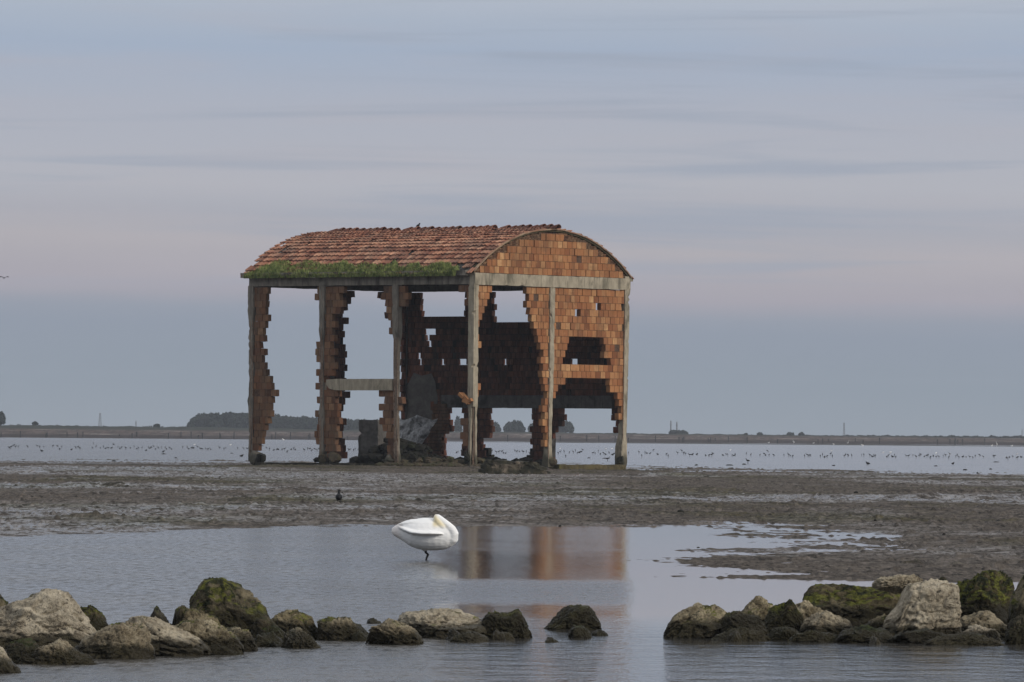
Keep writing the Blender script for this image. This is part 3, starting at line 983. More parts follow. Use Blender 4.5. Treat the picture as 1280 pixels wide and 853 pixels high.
# long side, weathered blocks
u0_, u1_, u2_, u3_ = (uz(C0, dL, q, 470)[0] for q in (316.3, 401.5, 493.5, 584))
kD = rowed([(350, 367, 335), (367, 375, 331.5), (375, 386, 335), (386, 404, 331), (404, 418, 329), (418, 440, 327.5), (440, 450, 328.5), (450, 459, 331),
            (459, 468, 333.5), (468, 477, 336), (477, 485, 339), (485, 494, 341.5), (494, 503, 338.5), (503, 512, 336), (512, 521, 339.5), (521, 530, 336),
            (530, 538, 333.5), (538, 547, 330.5), (547, 556, 327), (556, 566, 323)], 'L', 0)
brick_wall('brick_panel', C0, dL, nL, u1_ + 0.3, LL - 0.28, 0.2, ZP, lambda x, y, u, z: kD(x, y), [M['brick_weathered'], M['mortar']], inset=0.07)


def keepE(x, y, u, z):
    if x < 401:
        for y0, y1, xe in ((350, 372, 389), (423, 432, 393), (432, 441, 389.5), (441, 450, 392.5), (459, 476, 393), (476, 486, 388), (486, 495, 392.5), (495, 505, 394.5), (505, 540, 391.5), (540, 560, 389.5)):
            if y0 <= y < y1:
                return x > xe + 1
        return False
    for y0, y1, xe in ((350, 394, 426), (394, 438, 415), (438, 470, 414), (487, 566, 422.5)):
        if y0 <= y < y1:
            return x < xe
    return False


brick_wall('brick_pier', C0, dL, nL, u2_ + 1.2, u1_ + 1.0, 0.3, ZP, keepE, [M['brick_weathered'], M['mortar']], inset=0.1, tone=(0.1, 1))


def keepF(x, y, u, z):
    if x < 493:
        for y0, y1, xe in ((350, 376, 475.5), (376, 386, 477), (386, 396, 480), (396, 404, 483), (404, 412, 485), (412, 421, 484), (487, 512, 474.5), (512, 530, 475.5), (530, 543, 479), (543, 570, 482)):
            if y0 <= y < y1:
                return x > xe
        return False
    for y0, y1, xe in ((350, 377, 508), (377, 387, 504), (440, 450, 500), (500, 510, 500)):
        if y0 <= y < y1:
            return x < xe
    return False


brick_wall('brick_pier', C0, dL, nL, u2_ - 0.9, u2_ + 1.2, 0.3, ZP, keepF, [M['brick_weathered'], M['mortar']], inset=0.1)
kG = rowed([(350, 369, 569), (369, 379, 579), (525, 562, 577), (566, 577, 575)], 'R', 0)
brick_wall('brick_pier', C0, dL, nL, uL1, uL1 + 1.0, 0.2, ZP, lambda x, y, u, z: kG(x, y), [M['brick_weathered'], M['mortar']], inset=0.08)

# rear long wall (seen through the openings)
HOLES = [[(531.5, 366.3), (585, 366.3), (585, 399.5), (531.5, 399.5)],
         [(620, 366.3), (664.5, 366.3), (664.5, 399.5), (620, 399.5)],
         [(708, 366.3), (752, 366.3), (752, 400), (708, 400)],
         [(534, 410), (547, 410), (547, 414), (545.5, 422.5), (541.5, 422.5), (541.5, 431), (537, 431), (537, 414), (534, 414)],
         [(498, 446.5), (503.5, 446.5), (503.5, 456.5), (498, 456.5)],
         [(553, 447), (557.5, 447), (557.5, 457), (553, 457)],
         [(578.5, 447), (584.5, 447), (584.5, 457), (578.5, 457)],
         [(718, 447.5), (724, 447.5), (724, 457), (718, 457)],
         [(567, 494), (583, 494), (583, 562), (577, 562), (577, 571), (583, 571), (583, 577), (563, 577), (563, 571), (560, 571), (560, 543), (567, 543)],
         [(617.5, 494), (668, 494), (668, 563), (665, 563), (665, 571), (661.5, 571), (661.5, 590), (616, 590), (616, 571), (612, 571), (612, 563), (608.5, 563), (608.5, 551), (617.5, 551)],
         [(708, 494), (767, 494), (767, 519), (769, 519), (769, 528), (774, 528), (774, 537), (769, 537), (769, 545), (776, 545), (776, 590), (697, 590), (697, 572), (692, 572), (692, 548), (697, 548), (697, 540), (700, 540), (700, 532), (705, 532), (705, 527), (708, 527)]]


# cut exactly where small openings are: the wall keeps half blocks there
def keepR(x, y, u, z):
    if any(inpoly(x, y, h_) for h_ in HOLES):
        return False
    return not any(abs(x - a) <= 2.55 and abs(y - b) <= 4.3 for a, b in ((501, 451.5), (528, 449), (555.5, 451.5), (581.5, 451.5), (721, 452), (539.5, 419), (539.5, 427.5), (544, 417), (634, 450)))


BW_, BH_ = BW, BH
BW = 0.238
BH = 0.2993
brick_wall('rear_brick_wall', CR, dL, -nL, 0.3, LL - 0.25, 0.25, ZP, keepR, [M['brick_shaded'], M['mortar_dark']], inset=0.03)
BW, BH = BW_, BH_
# stubs of the far end wall
def keepS(x, y, u, z):
    if x < 452:
        for y0, y1, xe in ((350, 366, 441.5), (366, 375, 441.5), (375, 383, 432), (383, 392, 429), (392, 400, 426), (400, 409, 429), (409, 418, 427), (418, 427, 423.5), (427, 436, 426), (436, 446, 429), (446, 455, 427.5),
                           (455, 463, 430), (463, 472, 426), (472, 490, 426), (490, 498, 431), (498, 506, 426), (506, 525, 423), (525, 533, 429), (533, 560, 424), (560, 577, 428)):
            if y0 <= y < y1:
                return 405 < x < xe
        return False
    for y0, y1, xe in ((350, 367, 447), (367, 376, 469), (376, 400, 480)):
        if y0 <= y < y1:
            return x > xe
    return x > 499


BW, BH = 0.25, 0.33
brick_wall('rear_brick_pier', CL, dG, -nG, 0.3, LG - 0.3, 0.15, ZP, keepS, [M['brick_shaded'], M['mortar_dark']], inset=0.05)
BW, BH = BW_, BH_
# plaster left on the rear wall, and loose reddish blocks by its opening
pts = [(522, 466), (532, 470), (544, 467), (549, 478), (552, 500), (549, 521), (541, 527), (512, 527), (506, 505), (512, 486)]
mb = MB()
vs = []
for q in (0.295, 0.26):
    for (x, y) in pts:
        u, z = uz(CR, dL, x, y)
        vs.append(CR + dL * u + UP * z + nL * q)
n_ = len(pts)
mb.add(vs, [tuple(range(n_))] + [(i, (i + 1) % n_, n_ + (i + 1) % n_, n_ + i) for i in range(n_)], 0)
rpart(mb, 'plaster', M['plaster'])
kT = lambda x, y, u, z: inpoly(x, y, [(549, 505), (567, 505), (567, 543), (560, 545), (560, 571), (545, 568), (545, 535)])
BW, BH = 0.24, 0.165
uq0, uq1 = uz(CR, dL, 567.5, 520)[0], uz(CR, dL, 544, 520)[0]
brick_wall('brick_pier', CR, dL, nL, uq0, uq1, 0.3, uz(CR, dL, 556, 505)[1], kT, [M['brick_weathered'], M['mortar_dark']], inset=-0.55, tone=(0.0, 0.5))
BW, BH = BW_, BH_

# ---- gable top under the arch
half = LG / 2
RISE = 2.12
RA = (half * half + RISE * RISE) / (2 * RISE)
ZC = Z_BT + RISE - RA


def arc_z(u, r=RA):
    q = r * r - (u - half) ** 2
    return ZC + math.sqrt(max(q, 0))


def keepT(x, y, u, z):
    return 0 < u < LG and z + BH * 0.42 < arc_z(u) - 0.13


brick_wall('gable_bricks', C0, dG, nG, 0.1, LG - 0.1, Z_BT + 0.005, Z_BT + BH * 7 + 0.01, keepT, [M['brick'], M['mortar']], inset=0.05)
brick_wall('rear_gable_bricks', CL, dG, -nG, 0.1, LG - 0.1, Z_BT + 0.005, Z_BT + BH * 7 + 0.01, keepT, [M['brick_shaded'], M['mortar_dark']], inset=0.05)
# thin-brick filler between the courses and the arch, built as small flat blocks
mb = MB()
rnd = random.Random(3)
zz_ = Z_BT + 0.01
while zz_ < Z_BT + RISE:
    u = 0.05
    while u < LG - 0.1:
        wd = rnd.uniform(0.2, 0.27)
        if zz_ + 0.05 < arc_z(u + wd / 2) - 0.03:
            mb.box(C0 + dG * u - nG * (0.085 + rnd.uniform(-0.006, 0.006)) + UP * zz_, dG * (wd - 0.02), -nG * 0.16, UP * 0.052, 0, rnd.random())
        u += wd
    zz_ += 0.068
rpart(mb, 'arch_filler', [M['brick_weathered']])
# arch rib at the near gable
mb = MB()
N = 64
vs = []
a0 = math.asin(half / RA)
for i in range(N + 1):
    t = -a0 + 2 * a0 * i / N
    for (r_, y_) in ((RA - 0.02, 0.03), (RA + 0.05, 0.03), (RA + 0.05, 0.36), (RA - 0.02, 0.36)):
        r2 = r_ + 0.012 * vnoise([i * 0.7], [y_ * 5], [r_], 4)[0]
        vs.append(C0 + dG * (half + r2 * math.sin(t)) + UP * (ZC + r2 * math.cos(t)) + dL * y_)
fs = [(i * 4 + k, i * 4 + (k + 1) % 4, i * 4 + 4 + (k + 1) % 4, i * 4 + 4 + k) for i in range(N) for k in range(4)]
mb.add(vs, fs)
rpart(mb, 'arch_rib', M['plinth'])

mb = MB()
vs = []
N = 64
for i in range(N + 1):
    t = -a0 + 2 * a0 * i / N
    wob_ = 0.02 * vnoise([i * 0.9], [3.3], [0.1], 8)[0]
    for (r_, y_) in ((RA + 0.055, -0.05), (RA + 0.115, -0.05), (RA + 0.115, 0.05), (RA + 0.055, 0.05)):
        vs.append(C0 + dG * (half + (r_ + wob_) * math.sin(t)) + UP * (ZC + (r_ + wob_) * math.cos(t)) + dL * y_)
fs = [(i * 4 + k, i * 4 + (k + 1) % 4, i * 4 + 4 + (k + 1) % 4, i * 4 + 4 + k) for i in range(N) for k in range(4)]
mb.add(vs, fs)
rpart(mb, 'roof_rim', M['rim'])

# ---- roof: vault shell, tiles, ridge
mb = MB()
N, K = 48, 12
a1_ = math.asin((half + 0.02) / RA)
vs = []
for j in range(K + 1):
    y_ = 0.3 + (LL - 0.35) * j / K
    for i in range(N + 1):
        t = -a1_ + 2 * a1_ * i / N
        for r_ in (RA - 0.10, RA + 0.06):
            vs.append(C0 + dG * (half + r_ * math.sin(t)) + UP * (ZC + r_ * math.cos(t)) + dL * y_)
fs = []
ST = (N + 1) * 2
for j in range(K):
    for i in range(N):
        for k in (0, 1):
            b = j * ST + i * 2 + k
            fs.append((b, b + 2, b + 2 + ST, b + ST))
for i in range(N):
    for j in (0, K):
        b = j * ST + i * 2
        fs.append((b, b + 1, b + 3, b + 2))
for j in range(K):
    for i in (0, N):
        b = j * ST + i * 2
        fs.append((b, b + 1, b + 1 + ST, b + ST))
mb.add(vs, fs)
roof = rpart(mb, 'roof', M['concrete_dark'])
mb = MB()
rnd = random.Random(11)
EXPO = 0.40
slope = RA * a1_ + 0.18
nc_ = int(slope / EXPO) + 1
TW = 0.27
for side in (-1, 1):
    for k in range(nc_):
        s_low = slope - k * EXPO
        s_up = max(s_low - EXPO - 0.07, 0.0)
        v = 0.0 + rnd.uniform(-0.02, 0.03)
        wob = [rnd.uniform(-0.02, 0.02) for _ in range(60)]
        ti = 0
        rowtone = rnd.uniform(-0.12, 0.12)
        while v < LL + 0.05:
            wd = TW
            ti += 1
            skip = rnd.random() < 0.012
            if side < 0 and k < 2 and v < 1.3 and rnd.random() < 0.55:
                skip = True
            if v > LL - 1.3 and rnd.random() < (v - LL + 1.3) * 0.15:
                skip = rnd.random() < 0.6
            if not skip:
                dlt = rnd.uniform(-0.022, 0.022) + wob[(ti // 4) % 60]
                lift = rnd.uniform(0, 0.02) + (rnd.random() < 0.05) * rnd.uniform(0.02, 0.05) * (v < LL - 1.5)
                tw = rnd.uniform(-0.015, 0.015)
                prof_ = [(0.0, 0.045), (0.16, 0.06), (0.3, 0.02), (0.62, 0.02), (0.78, 0.055), (0.97, 0.045)]
                vs = []
                for (s_, rr) in ((s_low + dlt, 0.125 + lift), (s_up + dlt, 0.06)):
                    for thk in (0, -0.05 if s_ == s_low + dlt else -0.02):
                        for (q, hh_) in prof_:
                            th = side * s_ / RA
                            r_ = RA + rr + hh_ + thk
                            vs.append(C0 + dG * (half + r_ * math.sin(th)) + UP * (ZC + r_ * math.cos(th)) + dL * (v + q * wd + tw * (1 if s_ > s_up else 0)))
                n_ = len(prof_)
                fs = []
                for i in range(n_ - 1):
                    fs.append((i, i + 1, 2 * n_ + i + 1, 2 * n_ + i))
                    fs.append((i, n_ + i, n_ + i + 1, i + 1))
                    fs.append((n_ + i, 3 * n_ + i, 3 * n_ + i + 1, n_ + i + 1))
                fs += [(0, 2 * n_, 3 * n_, n_), (n_ - 1, 2 * n_ - 1, 4 * n_ - 1, 3 * n_ - 1)]
                t = min(1, max(0, rnd.gauss(0.45, 0.25) + rowtone))
                mb.add(vs, fs, 0, t)
            v += wd
tiles = rpart(mb, 'roof_tiles', M['roof_tile'], roof)
mb = MB()
v = -0.3
zr = ZC + RA + 0.12
while v < LL - 0.3:
    lf = rnd.uniform(-0.02, 0.04)
    n_ = 9
    vs = []
    for (vv_, rad, zo) in ((v, 0.19, 0.06 + lf), (v + 0.50, 0.14, 0.0 + lf)):
        for rr in (rad, rad - 0.03):
            for i in range(n_):
                t = math.pi * i / (n_ - 1)
                vs.append(C0 + dG * (half + rr * 1.1 * math.cos(t)) + UP * (zr + zo + rr * 0.9 * math.sin(t) - 0.02) + dL * vv_)
    fs = []
    for i in range(n_ - 1):
        fs.append((i, i + 1, 2 * n_ + i + 1, 2 * n_ + i))
        fs.append((i, n_ + i, n_ + i + 1, i + 1))
        fs.append((n_ + i, 3 * n_ + i, 3 * n_ + i + 1, n_ + i + 1))
        fs.append((2 * n_ + i, 2 * n_ + i + 1, 3 * n_ + i + 1, 3 * n_ + i))
    if rnd.random() > 0.04:
        mb.add(vs, fs, 0, rnd.uniform(0, 0.35))
    v += 0.44
rpart(mb, 'ridge_tiles', M['roof_tile'], roof)

# feet, plinth, threshold
def blob(c, rx, ry, rz, seed, amp=0.25, sub=3):
    bm = bmesh.new()
    bmesh.ops.create_icosphere(bm, subdivisions=sub, radius=1)
    P = np.array([v.co[:] for v in bm.verts])
    F_ = [tuple(v.index for v in f.verts) for f in bm.faces]
    bm.free()
    rr = np.random.default_rng(seed)
    pl = rr.normal(size=(11, 3))
    pl /= np.linalg.norm(pl, axis=1)[:, None]
    dd = rr.uniform(0.62, 0.95, 11)
    dots = P @ pl.T
    rad = np.where(dots > 0.05, dd[None, :] / np.maximum(dots, 0.05), 9).min(1)
    rad = np.minimum(rad, 1.05)
    rad = rad * (1 + amp * fbm(P[:, 0] * 1.7 + seed, P[:, 1] * 1.7, P[:, 2] * 1.7, 4, seed))
    P = P * rad[:, None] * np.array([rx, ry, rz]) + np.array(c)
    return P, F_


def foot(px, py, wpx, hpx, P0, d, mat_, seed, name='footing'):
    u, z = uz(P0, d, px, py)
    c = P0 + d * u + (dG * 0.15 if d is dL else dL * 0.15) + UP * z
    P, F_ = blob(c, wpx / 26.7 / 2 * 1.1, 0.4, hpx / 26.7 / 2 * 1.25, seed, 0.2)
    mb = MB()
    mb.add(P.tolist(), F_)
    return rpart(mb, name, mat_)


foot(317, 573, 17, 16, C0, dL, M['concrete_grey'], 61)
foot(324, 572, 12, 10, C0, dL, M['rubble_dark'], 62)
foot(402, 573.5, 13, 12, C0, dL, M['rubble'], 63)
foot(415, 573, 17, 13, C0, dL, M['rubble'], 64)
foot(393, 575, 12, 6, C0, dL, M['rubble_dark'], 65)
foot(485, 575, 11, 11, C0, dL, M['concrete_grey'], 66)
foot(582, 572, 11, 13, C0, dL, M['rubble_dark'], 67)
foot(692, 577, 15, 11, C0, dG, M['rubble'], 68)
foot(779, 579, 12, 20, C0, dG, M['slab_moss'], 69)
mb = MB()
(ua, za), (ub, _) = uz(C0, dL, 322, 578), uz(C0, dL, 490, 580)
rough_bar(mb, C0 + dL * ua + dG * 0.1 + UP * 0.14, C0 + dL * ub + dG * 0.1 + UP * 0.16, dG * 0.25, UP * 0.075, 0, 60, 0.03, 71, None, 0.2)
rpart(mb, 'sill', M['slab_moss'])
mb = MB()
(ua, za), (ub, _) = uz(C0, dG, 695, 583), uz(C0, dG, 778, 584)
rough_bar(mb, C0 + dG * ua + dL * 0.1 + UP * 0.10, C0 + dG * ub + dL * 0.1 + UP * 0.08, dL * 0.3, UP * 0.16, 0, 60, 0.05, 72, None, 0.3)
rpart(mb, 'plinth', M['plinth'])
mb = MB()
(ua, za), (ub, _) = uz(CR, dL, 772, 580), uz(CR, dL, 520, 580)
rough_bar(mb, CR + dL * ua - dG * 0.2 + UP * 0.12, CR + dL * ub - dG * 0.2 + UP * 0.12, dG * 0.25, UP * 0.10, 0, 60, 0.03, 73, None, 0.3)
rpart(mb, 'rear_sill', M['rubble_dark'])
# dark stepped blocks at the foot of the rear piers
kU = lambda x, y, u, z: (563 < y < 590) and ((595 < x < (612 if y < 571 else 616)) or ((664.5 if y < 571 else 661) < x < 688) or (690 < x < 697 and y > 571))
brick_wall('rear_brick_pier', CR, dL, -nL, 0.5, LL - 0.5, 0.1, 1.0, kU, [M['rubble_dark'], M['mortar_dark']], inset=-0.05)
# broken blocks hanging at the corner column
for i, (x, y, r_, ln) in enumerate(((582, 496.5, 0.65, 0.5), (584, 502, 0.25, 0.42), (588, 502, -0.5, 0.35), (578.5, 494.5, 0.6, 0.3))):
    u, z = uz(C0, dL, x, y)
    P = C0 + dL * u - dG * (0.12 + 0.02 * i) + UP * z
    ax = (-dL * math.cos(r_) - UP * math.sin(r_)) * ln
    az = (-dL * math.sin(r_) + UP * math.cos(r_)) * 0.15
    mb = MB()
    mb.box(P - ax / 2 - az / 2, ax, dG * 0.18, az, 0, 0.6)
    rpart(mb, 'broken_block', M['brick'])

# ------------------------------------------------------------------ grass on the roof
rg = np.random.default_rng(12)
vs, fs = [], []
NB = 15000
for i in range(NB):
    v = rg.uniform(0.9, LL + 0.0)
    lim = 0.95 + 0.45 * vnoise([v * 0.55], [2.0], [0.0], 77)[0] + 0.25 * vnoise([v * 2.1], [5.0], [0.0], 78)[0]
    if v < 2.0:
        lim *= (v - 0.6) / 1.4
    if v > LL - 1.6:
        lim *= max(0.1, (LL - v) / 1.6)
    s_ = rg.uniform(-0.15, max(lim, 0.05))
    th = -(slope - s_) / RA
    r_ = RA + 0.10
    base = C0 + dG * (half + r_ * math.sin(th)) + UP * (ZC + r_ * math.cos(th)) + dL * v
    hgt_ = rg.uniform(0.08, 0.30) * (1.15 - 0.4 * s_ / 1.3) * (0.75 + 0.35 * vnoise([v * 1.3], [s_ * 2], [0.0], 79)[0] + 0.35 * vnoise([v * 5.0], [s_ * 5], [0.0], 80)[0])
    a_ = rg.uniform(0, 6.28)
    lean = Vector((math.cos(a_), math.sin(a_), 0)) * rg.uniform(0.0, 0.14) + nL * 0.03
    wv = Vector((math.cos(a_ + 1.5), math.sin(a_ + 1.5), 0)) * rg.uniform(0.012, 0.028)
    k = len(vs)
    vs += [base - wv, base + wv, base + lean * 0.5 + UP * hgt_ * 0.65 + wv * 0.7, base + lean + UP * hgt_]
    fs += [(k, k + 1, k + 2), (k, k + 2, k + 3)]
mb = MB()
mb.add(vs, fs)
o = mb.build('roof_grass', M['grass'])
tag(o, 'strip of green grass growing along the lower edge of the tiled roof', 'grass', kind='stuff')

# ------------------------------------------------------------------ rubble, plastic sheet, fallen slab


def heap(name, mat_, label, spots, seed):
    rr = random.Random(seed)
    mb = MB()
    for (P, sx, sy, sz_) in spots:
        bp, bf = blob(P, sx, sy, sz_, rr.randrange(9999), 0.3, 1)
        mb.add(bp.tolist(), bf, 0, rr.random())
    o = mb.build(name, mat_)
    tag(o, label, 'rubble', kind='stuff')


rr = random.Random(4)
sp_ = []
for i in range(240):
    x = rr.uniform(488, 590)
    u, _ = uz(C0, dL, x, 580)
    dd_ = rr.uniform(-1.0, 2.6)
    hmax = 0.45 * math.exp(-((dd_ - 0.8) / 1.2) ** 2) * (0.6 + 0.4 * math.sin(x * 0.21))
    P = C0 + dL * u + dG * dd_ + UP * (0.12 + rr.uniform(0, max(hmax, 0.02)))
    s = rr.uniform(0.07, 0.24)
    sp_.append((P, s * 1.5, s, s * 0.7))
heap('rubble_heap', M['rubble'], 'heap of broken bricks and stones at the foot of the ruin beside its corner column', sp_, 5)
sp_ = []
for i in range(230):
    x = rr.uniform(424, 496)
    u, _ = uz(C0, dL, x, 575)
    dd_ = rr.uniform(0.5, 4)
    t = (x - 424) / 50.0
    top = min(0.45 + 1.3 * t, 1.3) * min(1, max(0.3, (500 - x) / 22))
    top *= math.exp(-((dd_ - 2.0) / 2.0) ** 2)
    P = C0 + dL * u + dG * dd_ + UP * (0.1 + rr.uniform(0, top))
    s = rr.uniform(0.14, 0.36)
    sp_.append((P, s * 1.3, s, s * 0.8))
heap('rubble_mound', M['rubble_dark'], 'black mound of rubble inside the ruin under the tie beam', sp_, 6)
sp_ = []
for i in range(150):
    x = rr.uniform(500, 690)
    u, _ = uz(CR, dL, x, 575)
    P = CR + dL * u - dG * rr.uniform(0.6, 3.0) + UP * (0.08 + rr.uniform(0, 0.35))
    s = rr.uniform(0.1, 0.32)
    sp_.append((P, s * 1.4, s, s * 0.7))
heap('rubble_floor', M['rubble_dark'], 'dark debris spread along the foot of the rear wall inside the ruin', sp_, 7)

# leaning concrete block inside
ub_, zb_ = uz(C0 + dG * 2.4, dL, 453, 558)
PB = C0 + dG * 2.4 + dL * ub_
mb = MB()
rough_bar(mb, PB - dL * 0.62 + UP * 0.5, PB - dL * 0.62 + UP * 2.3, dL * 0.62, dG * 0.3, 0, 14, 0.03, 81, prof_eroded([(0, 1, 1, 0, 0), (0.9, 1, 1, 0, 0), (1, 0.95, 0.9, 0.02, 0)]), 0.3)
o = mb.build('concrete_block', M['concrete_dark'])
tag(o, 'upright broken concrete block standing on the black rubble inside the ruin', 'concrete block')

# crumpled grey sheet hanging down the rear wall
P0s = CR - dG * 1.6
nx, nz = 34, 44
V = []
for j in range(nz + 1):
    for i in range(nx + 1):
        s, t = i / nx, j / nz
        xl = np.interp(t, [0, 0.3, 0.7, 1], [512, 502, 499, 497])
        xr_ = np.interp(t, [0, 0.3, 0.7, 1], [522, 532, 541, 546])
        px, py = xl + (xr_ - xl) * s, 573 - 51 * t + 3 * math.sin(s * 9) * t
        u, z = uz(P0s, dL, px, py)
        dpt = 0.35 * (1 - t) * 2 + 0.18 * vnoise([s * 5], [t * 4], [0.3], 90)[0] + 0.09 * vnoise([s * 14], [t * 12], [0.3], 91)[0] + 0.05 * vnoise([s * 30], [t * 26], [0.3], 92)[0]
        V.append(P0s + dL * u + UP * z - dG * dpt)
V = np.array([list(p) for p in V])
o = grid_mesh('plastic_sheet', V, nz + 1, nx + 1, M['plastic'], False)
sm = o.modifiers.new('solid', 'SOLIDIFY')
sm.thickness = 0.01
tag(o, 'crumpled grey sheet draped against the dark rear wall inside the ruin', 'plastic sheet')

# fallen slab on the mud before the gable
g0 = ground(643, 592.5, 0.03)
mb = MB()
L_ = 91 / F * g0.y
Lx = Vector((1, 0.12, 0)).normalized()
for (x0, x1, z0, z1, dp, sd_) in ((-0.5, 0.5, 0.0, 0.24, 0.75, 1), (-0.47, 0.45, 0.16, 0.42, 0.6, 2), (-0.42, 0.02, 0.32, 0.57, 0.5, 3), (-0.02, 0.36, 0.33, 0.53, 0.45, 4)):
    P = g0 + Lx * L_ * x0 + UP * (z0 + z1) / 2 + Vector((0, 0.7, 0))
    Q = g0 + Lx * L_ * x1 + UP * ((z0 + z1) / 2 - 0.03) + Vector((0, 0.7, 0))
    rough_bar(mb, P, Q, Vector((0, dp, 0)), UP * (z1 - z0) / 2, 0, 40, 0.06, 100 + sd_, prof_eroded([(0, 0.5, 0.5, 0, 0), (0.1, 1, 1, 0, 0), (0.85, 1, 0.9, 0, 0), (1, 0.4, 0.3, 0, -0.3)]), 0.3)
o = mb.build('fallen_slab', M['slab_moss'])
tag(o, 'long dark weed covered slab lying on the mud in front of the gable wall', 'fallen slab')

# ------------------------------------------------------------------ rocks in the foreground


def wl(px, py):
    return ground(px, py).y


def make_rock(x0, x1, yt, yb, D, kind, label, seed, prof=None, zbase=None, depth=None, amp=0.22, sharp=13):
    xc = (x0 + x1) / 2
    if zbase is None:
        D = wl(xc, yb)                  # its foot meets the water here
        dep0 = depth if depth else max(0.16, (x1 - x0) * D / F / 2 * 0.8)
        D += dep0 * 0.8
    Pc = at(xc, yb, D)
    sc_ = D / F
    wdt = (x1 - x0) * sc_ / 2 * 1.14
    ztop = at(xc, yt, D).z
    z0 = -0.12 if zbase is None else at(xc, yb, D).z
    dep = depth if depth else max(0.16, wdt * 0.8)
    sub = 6 if wdt > 0.15 else (5 if wdt > 0.09 else 4)
    bm = bmesh.new()
    bmesh.ops.create_icosphere(bm, subdivisions=sub, radius=1)
    P = np.array([v.co[:] for v in bm.verts])
    F_ = [tuple(v.index for v in f.verts) for f in bm.faces]
    bm.free()
    r_ = np.random.default_rng(seed)
    k = sharp
    pl = r_.normal(size=(k, 3))
    pl[:, 2] *= 0.8
    pl /= np.linalg.norm(pl, axis=1)[:, None]
    dd = r_.uniform(0.84, 1.16, k)
    dots = P @ pl.T
    rad = np.where(dots > 0.05, dd[None, :] / np.maximum(dots, 0.05), 9).min(1)
    yaw, tlt = r_.uniform(-0.35, 0.35), r_.uniform(-0.14, 0.14)
    R1 = np.array([[math.cos(yaw), math.sin(yaw), 0], [-math.sin(yaw), math.cos(yaw), 0], [0, 0, 1]])
    R2 = np.array([[math.cos(tlt), 0, math.sin(tlt)], [0, 1, 0], [-math.sin(tlt), 0, math.cos(tlt)]])
    PR = P @ R1.T @ R2.T
    cube = 1.0 / (np.abs(PR) ** 6).sum(1) ** (1 / 6)
    rad = np.minimum(rad, cube)
    a = fbm(P[:, 0] * 1.3 + seed, P[:, 1] * 1.3, P[:, 2] * 1.3, 3, seed, 0.4)
    b = fbm(P[:, 0] * 5 + seed, P[:, 1] * 5, P[:, 2] * 5, 4, seed + 9, 0.6)
    rdg = 1 - np.abs(fbm(P[:, 0] * 3.1, P[:, 1] * 3.1 + seed, P[:, 2] * 3.1, 3, seed + 20)) * 2
    rad = rad * (1 + amp * 0.55 * a + 0.10 * b - 0.16 * np.clip(rdg - 0.7, 0, 1) * 2)
    Q = P * rad[:, None]
    mn, mx = Q.min(0), Q.max(0)
    Q = (Q - mn) / (mx - mn)              # 0..1 in each axis
    if prof is None:
        prof = [(0, r_.uniform(.45, .75)), (r_.uniform(.12, .22), r_.uniform(.8, .97)), (r_.uniform(.4, .6), 1), (r_.uniform(.75, .88), r_.uniform(.7, .95)), (1, r_.uniform(.35, .65))]
    if prof is not None:
        gx = np.linspace(-0.3, 1.3, 161)
        gp = np.interp(gx, [p[0] for p in prof], [p[1] for p in prof])
        ker = np.exp(-np.linspace(-2, 2, 17) ** 2)
        gp = np.convolve(np.pad(gp, 8, 'edge'), ker / ker.sum(), 'valid')
        pf = np.interp(Q[:, 0], gx, gp)
        nb_ = 30
        ix_ = np.clip((Q[:, 0] * nb_).astype(int), 0, nb_ - 1)
        env = np.zeros(nb_)
        np.maximum.at(env, ix_, Q[:, 2])
        env = np.convolve(np.pad(env, 2, 'edge'), np.array([1, 2, 3, 2, 1]) / 9, 'valid')
        ev = np.interp(Q[:, 0] * nb_ - 0.5, np.arange(nb_), env)
        cap = np.clip(1 - np.abs(2 * Q[:, 0] - 1) ** 7, 0, 1) ** (1 / 4)
        Q[:, 2] = Q[:, 2] * np.clip(cap / np.maximum(ev, 0.3), 0.5, 1.45) ** 0.85
        Q[:, 2] *= 1 + 0.06 * vnoise(Q[:, 0] * 5, Q[:, 1] * 2.5 + seed, None, seed + 2)
        Q[:, 2] = Q[:, 2] * pf
        Q[:, 2] /= np.percentile(Q[:, 2], 99.3)
    fine = fbm(P[:, 0] * 14, P[:, 1] * 14, P[:, 2] * 14 + seed, 3, seed + 40, 0.6) * 0.02
    X = (Q[:, 0] - 0.5) * 2 * wdt
    Y = (Q[:, 1] - 0.5) * 2 * dep
    Z = z0 + Q[:, 2] * (ztop - z0)
    ter = np.abs(vnoise(P[:, 0] * 1.2, P[:, 1] * 1.2, Z * 26 + X * 3 + seed, seed + 60))
    fine = fine - 0.02 * np.clip(0.35 - ter, 0, 1) * min(1, wdt / 0.25)
    nn = P / np.linalg.norm(P, axis=1)[:, None]
    X, Y, Z = X + nn[:, 0] * fine, Y + nn[:, 1] * fine, Z + nn[:, 2] * fine
    me = bpy.data.meshes.new('rock')
    me.from_pydata(np.stack([X, Y, Z], 1).tolist(), [], F_)
    me.polygons.foreach_set('use_smooth', [True] * len(F_))
    me.materials.append(M['rock_' + kind])
    o = bpy.data.objects.new('rock', me)
    C.objects.link(o)
    o.location = (Pc.x, D, 0)
    tag(o, label, 'rock', 'rocks breaking the water in the foreground')
    return o


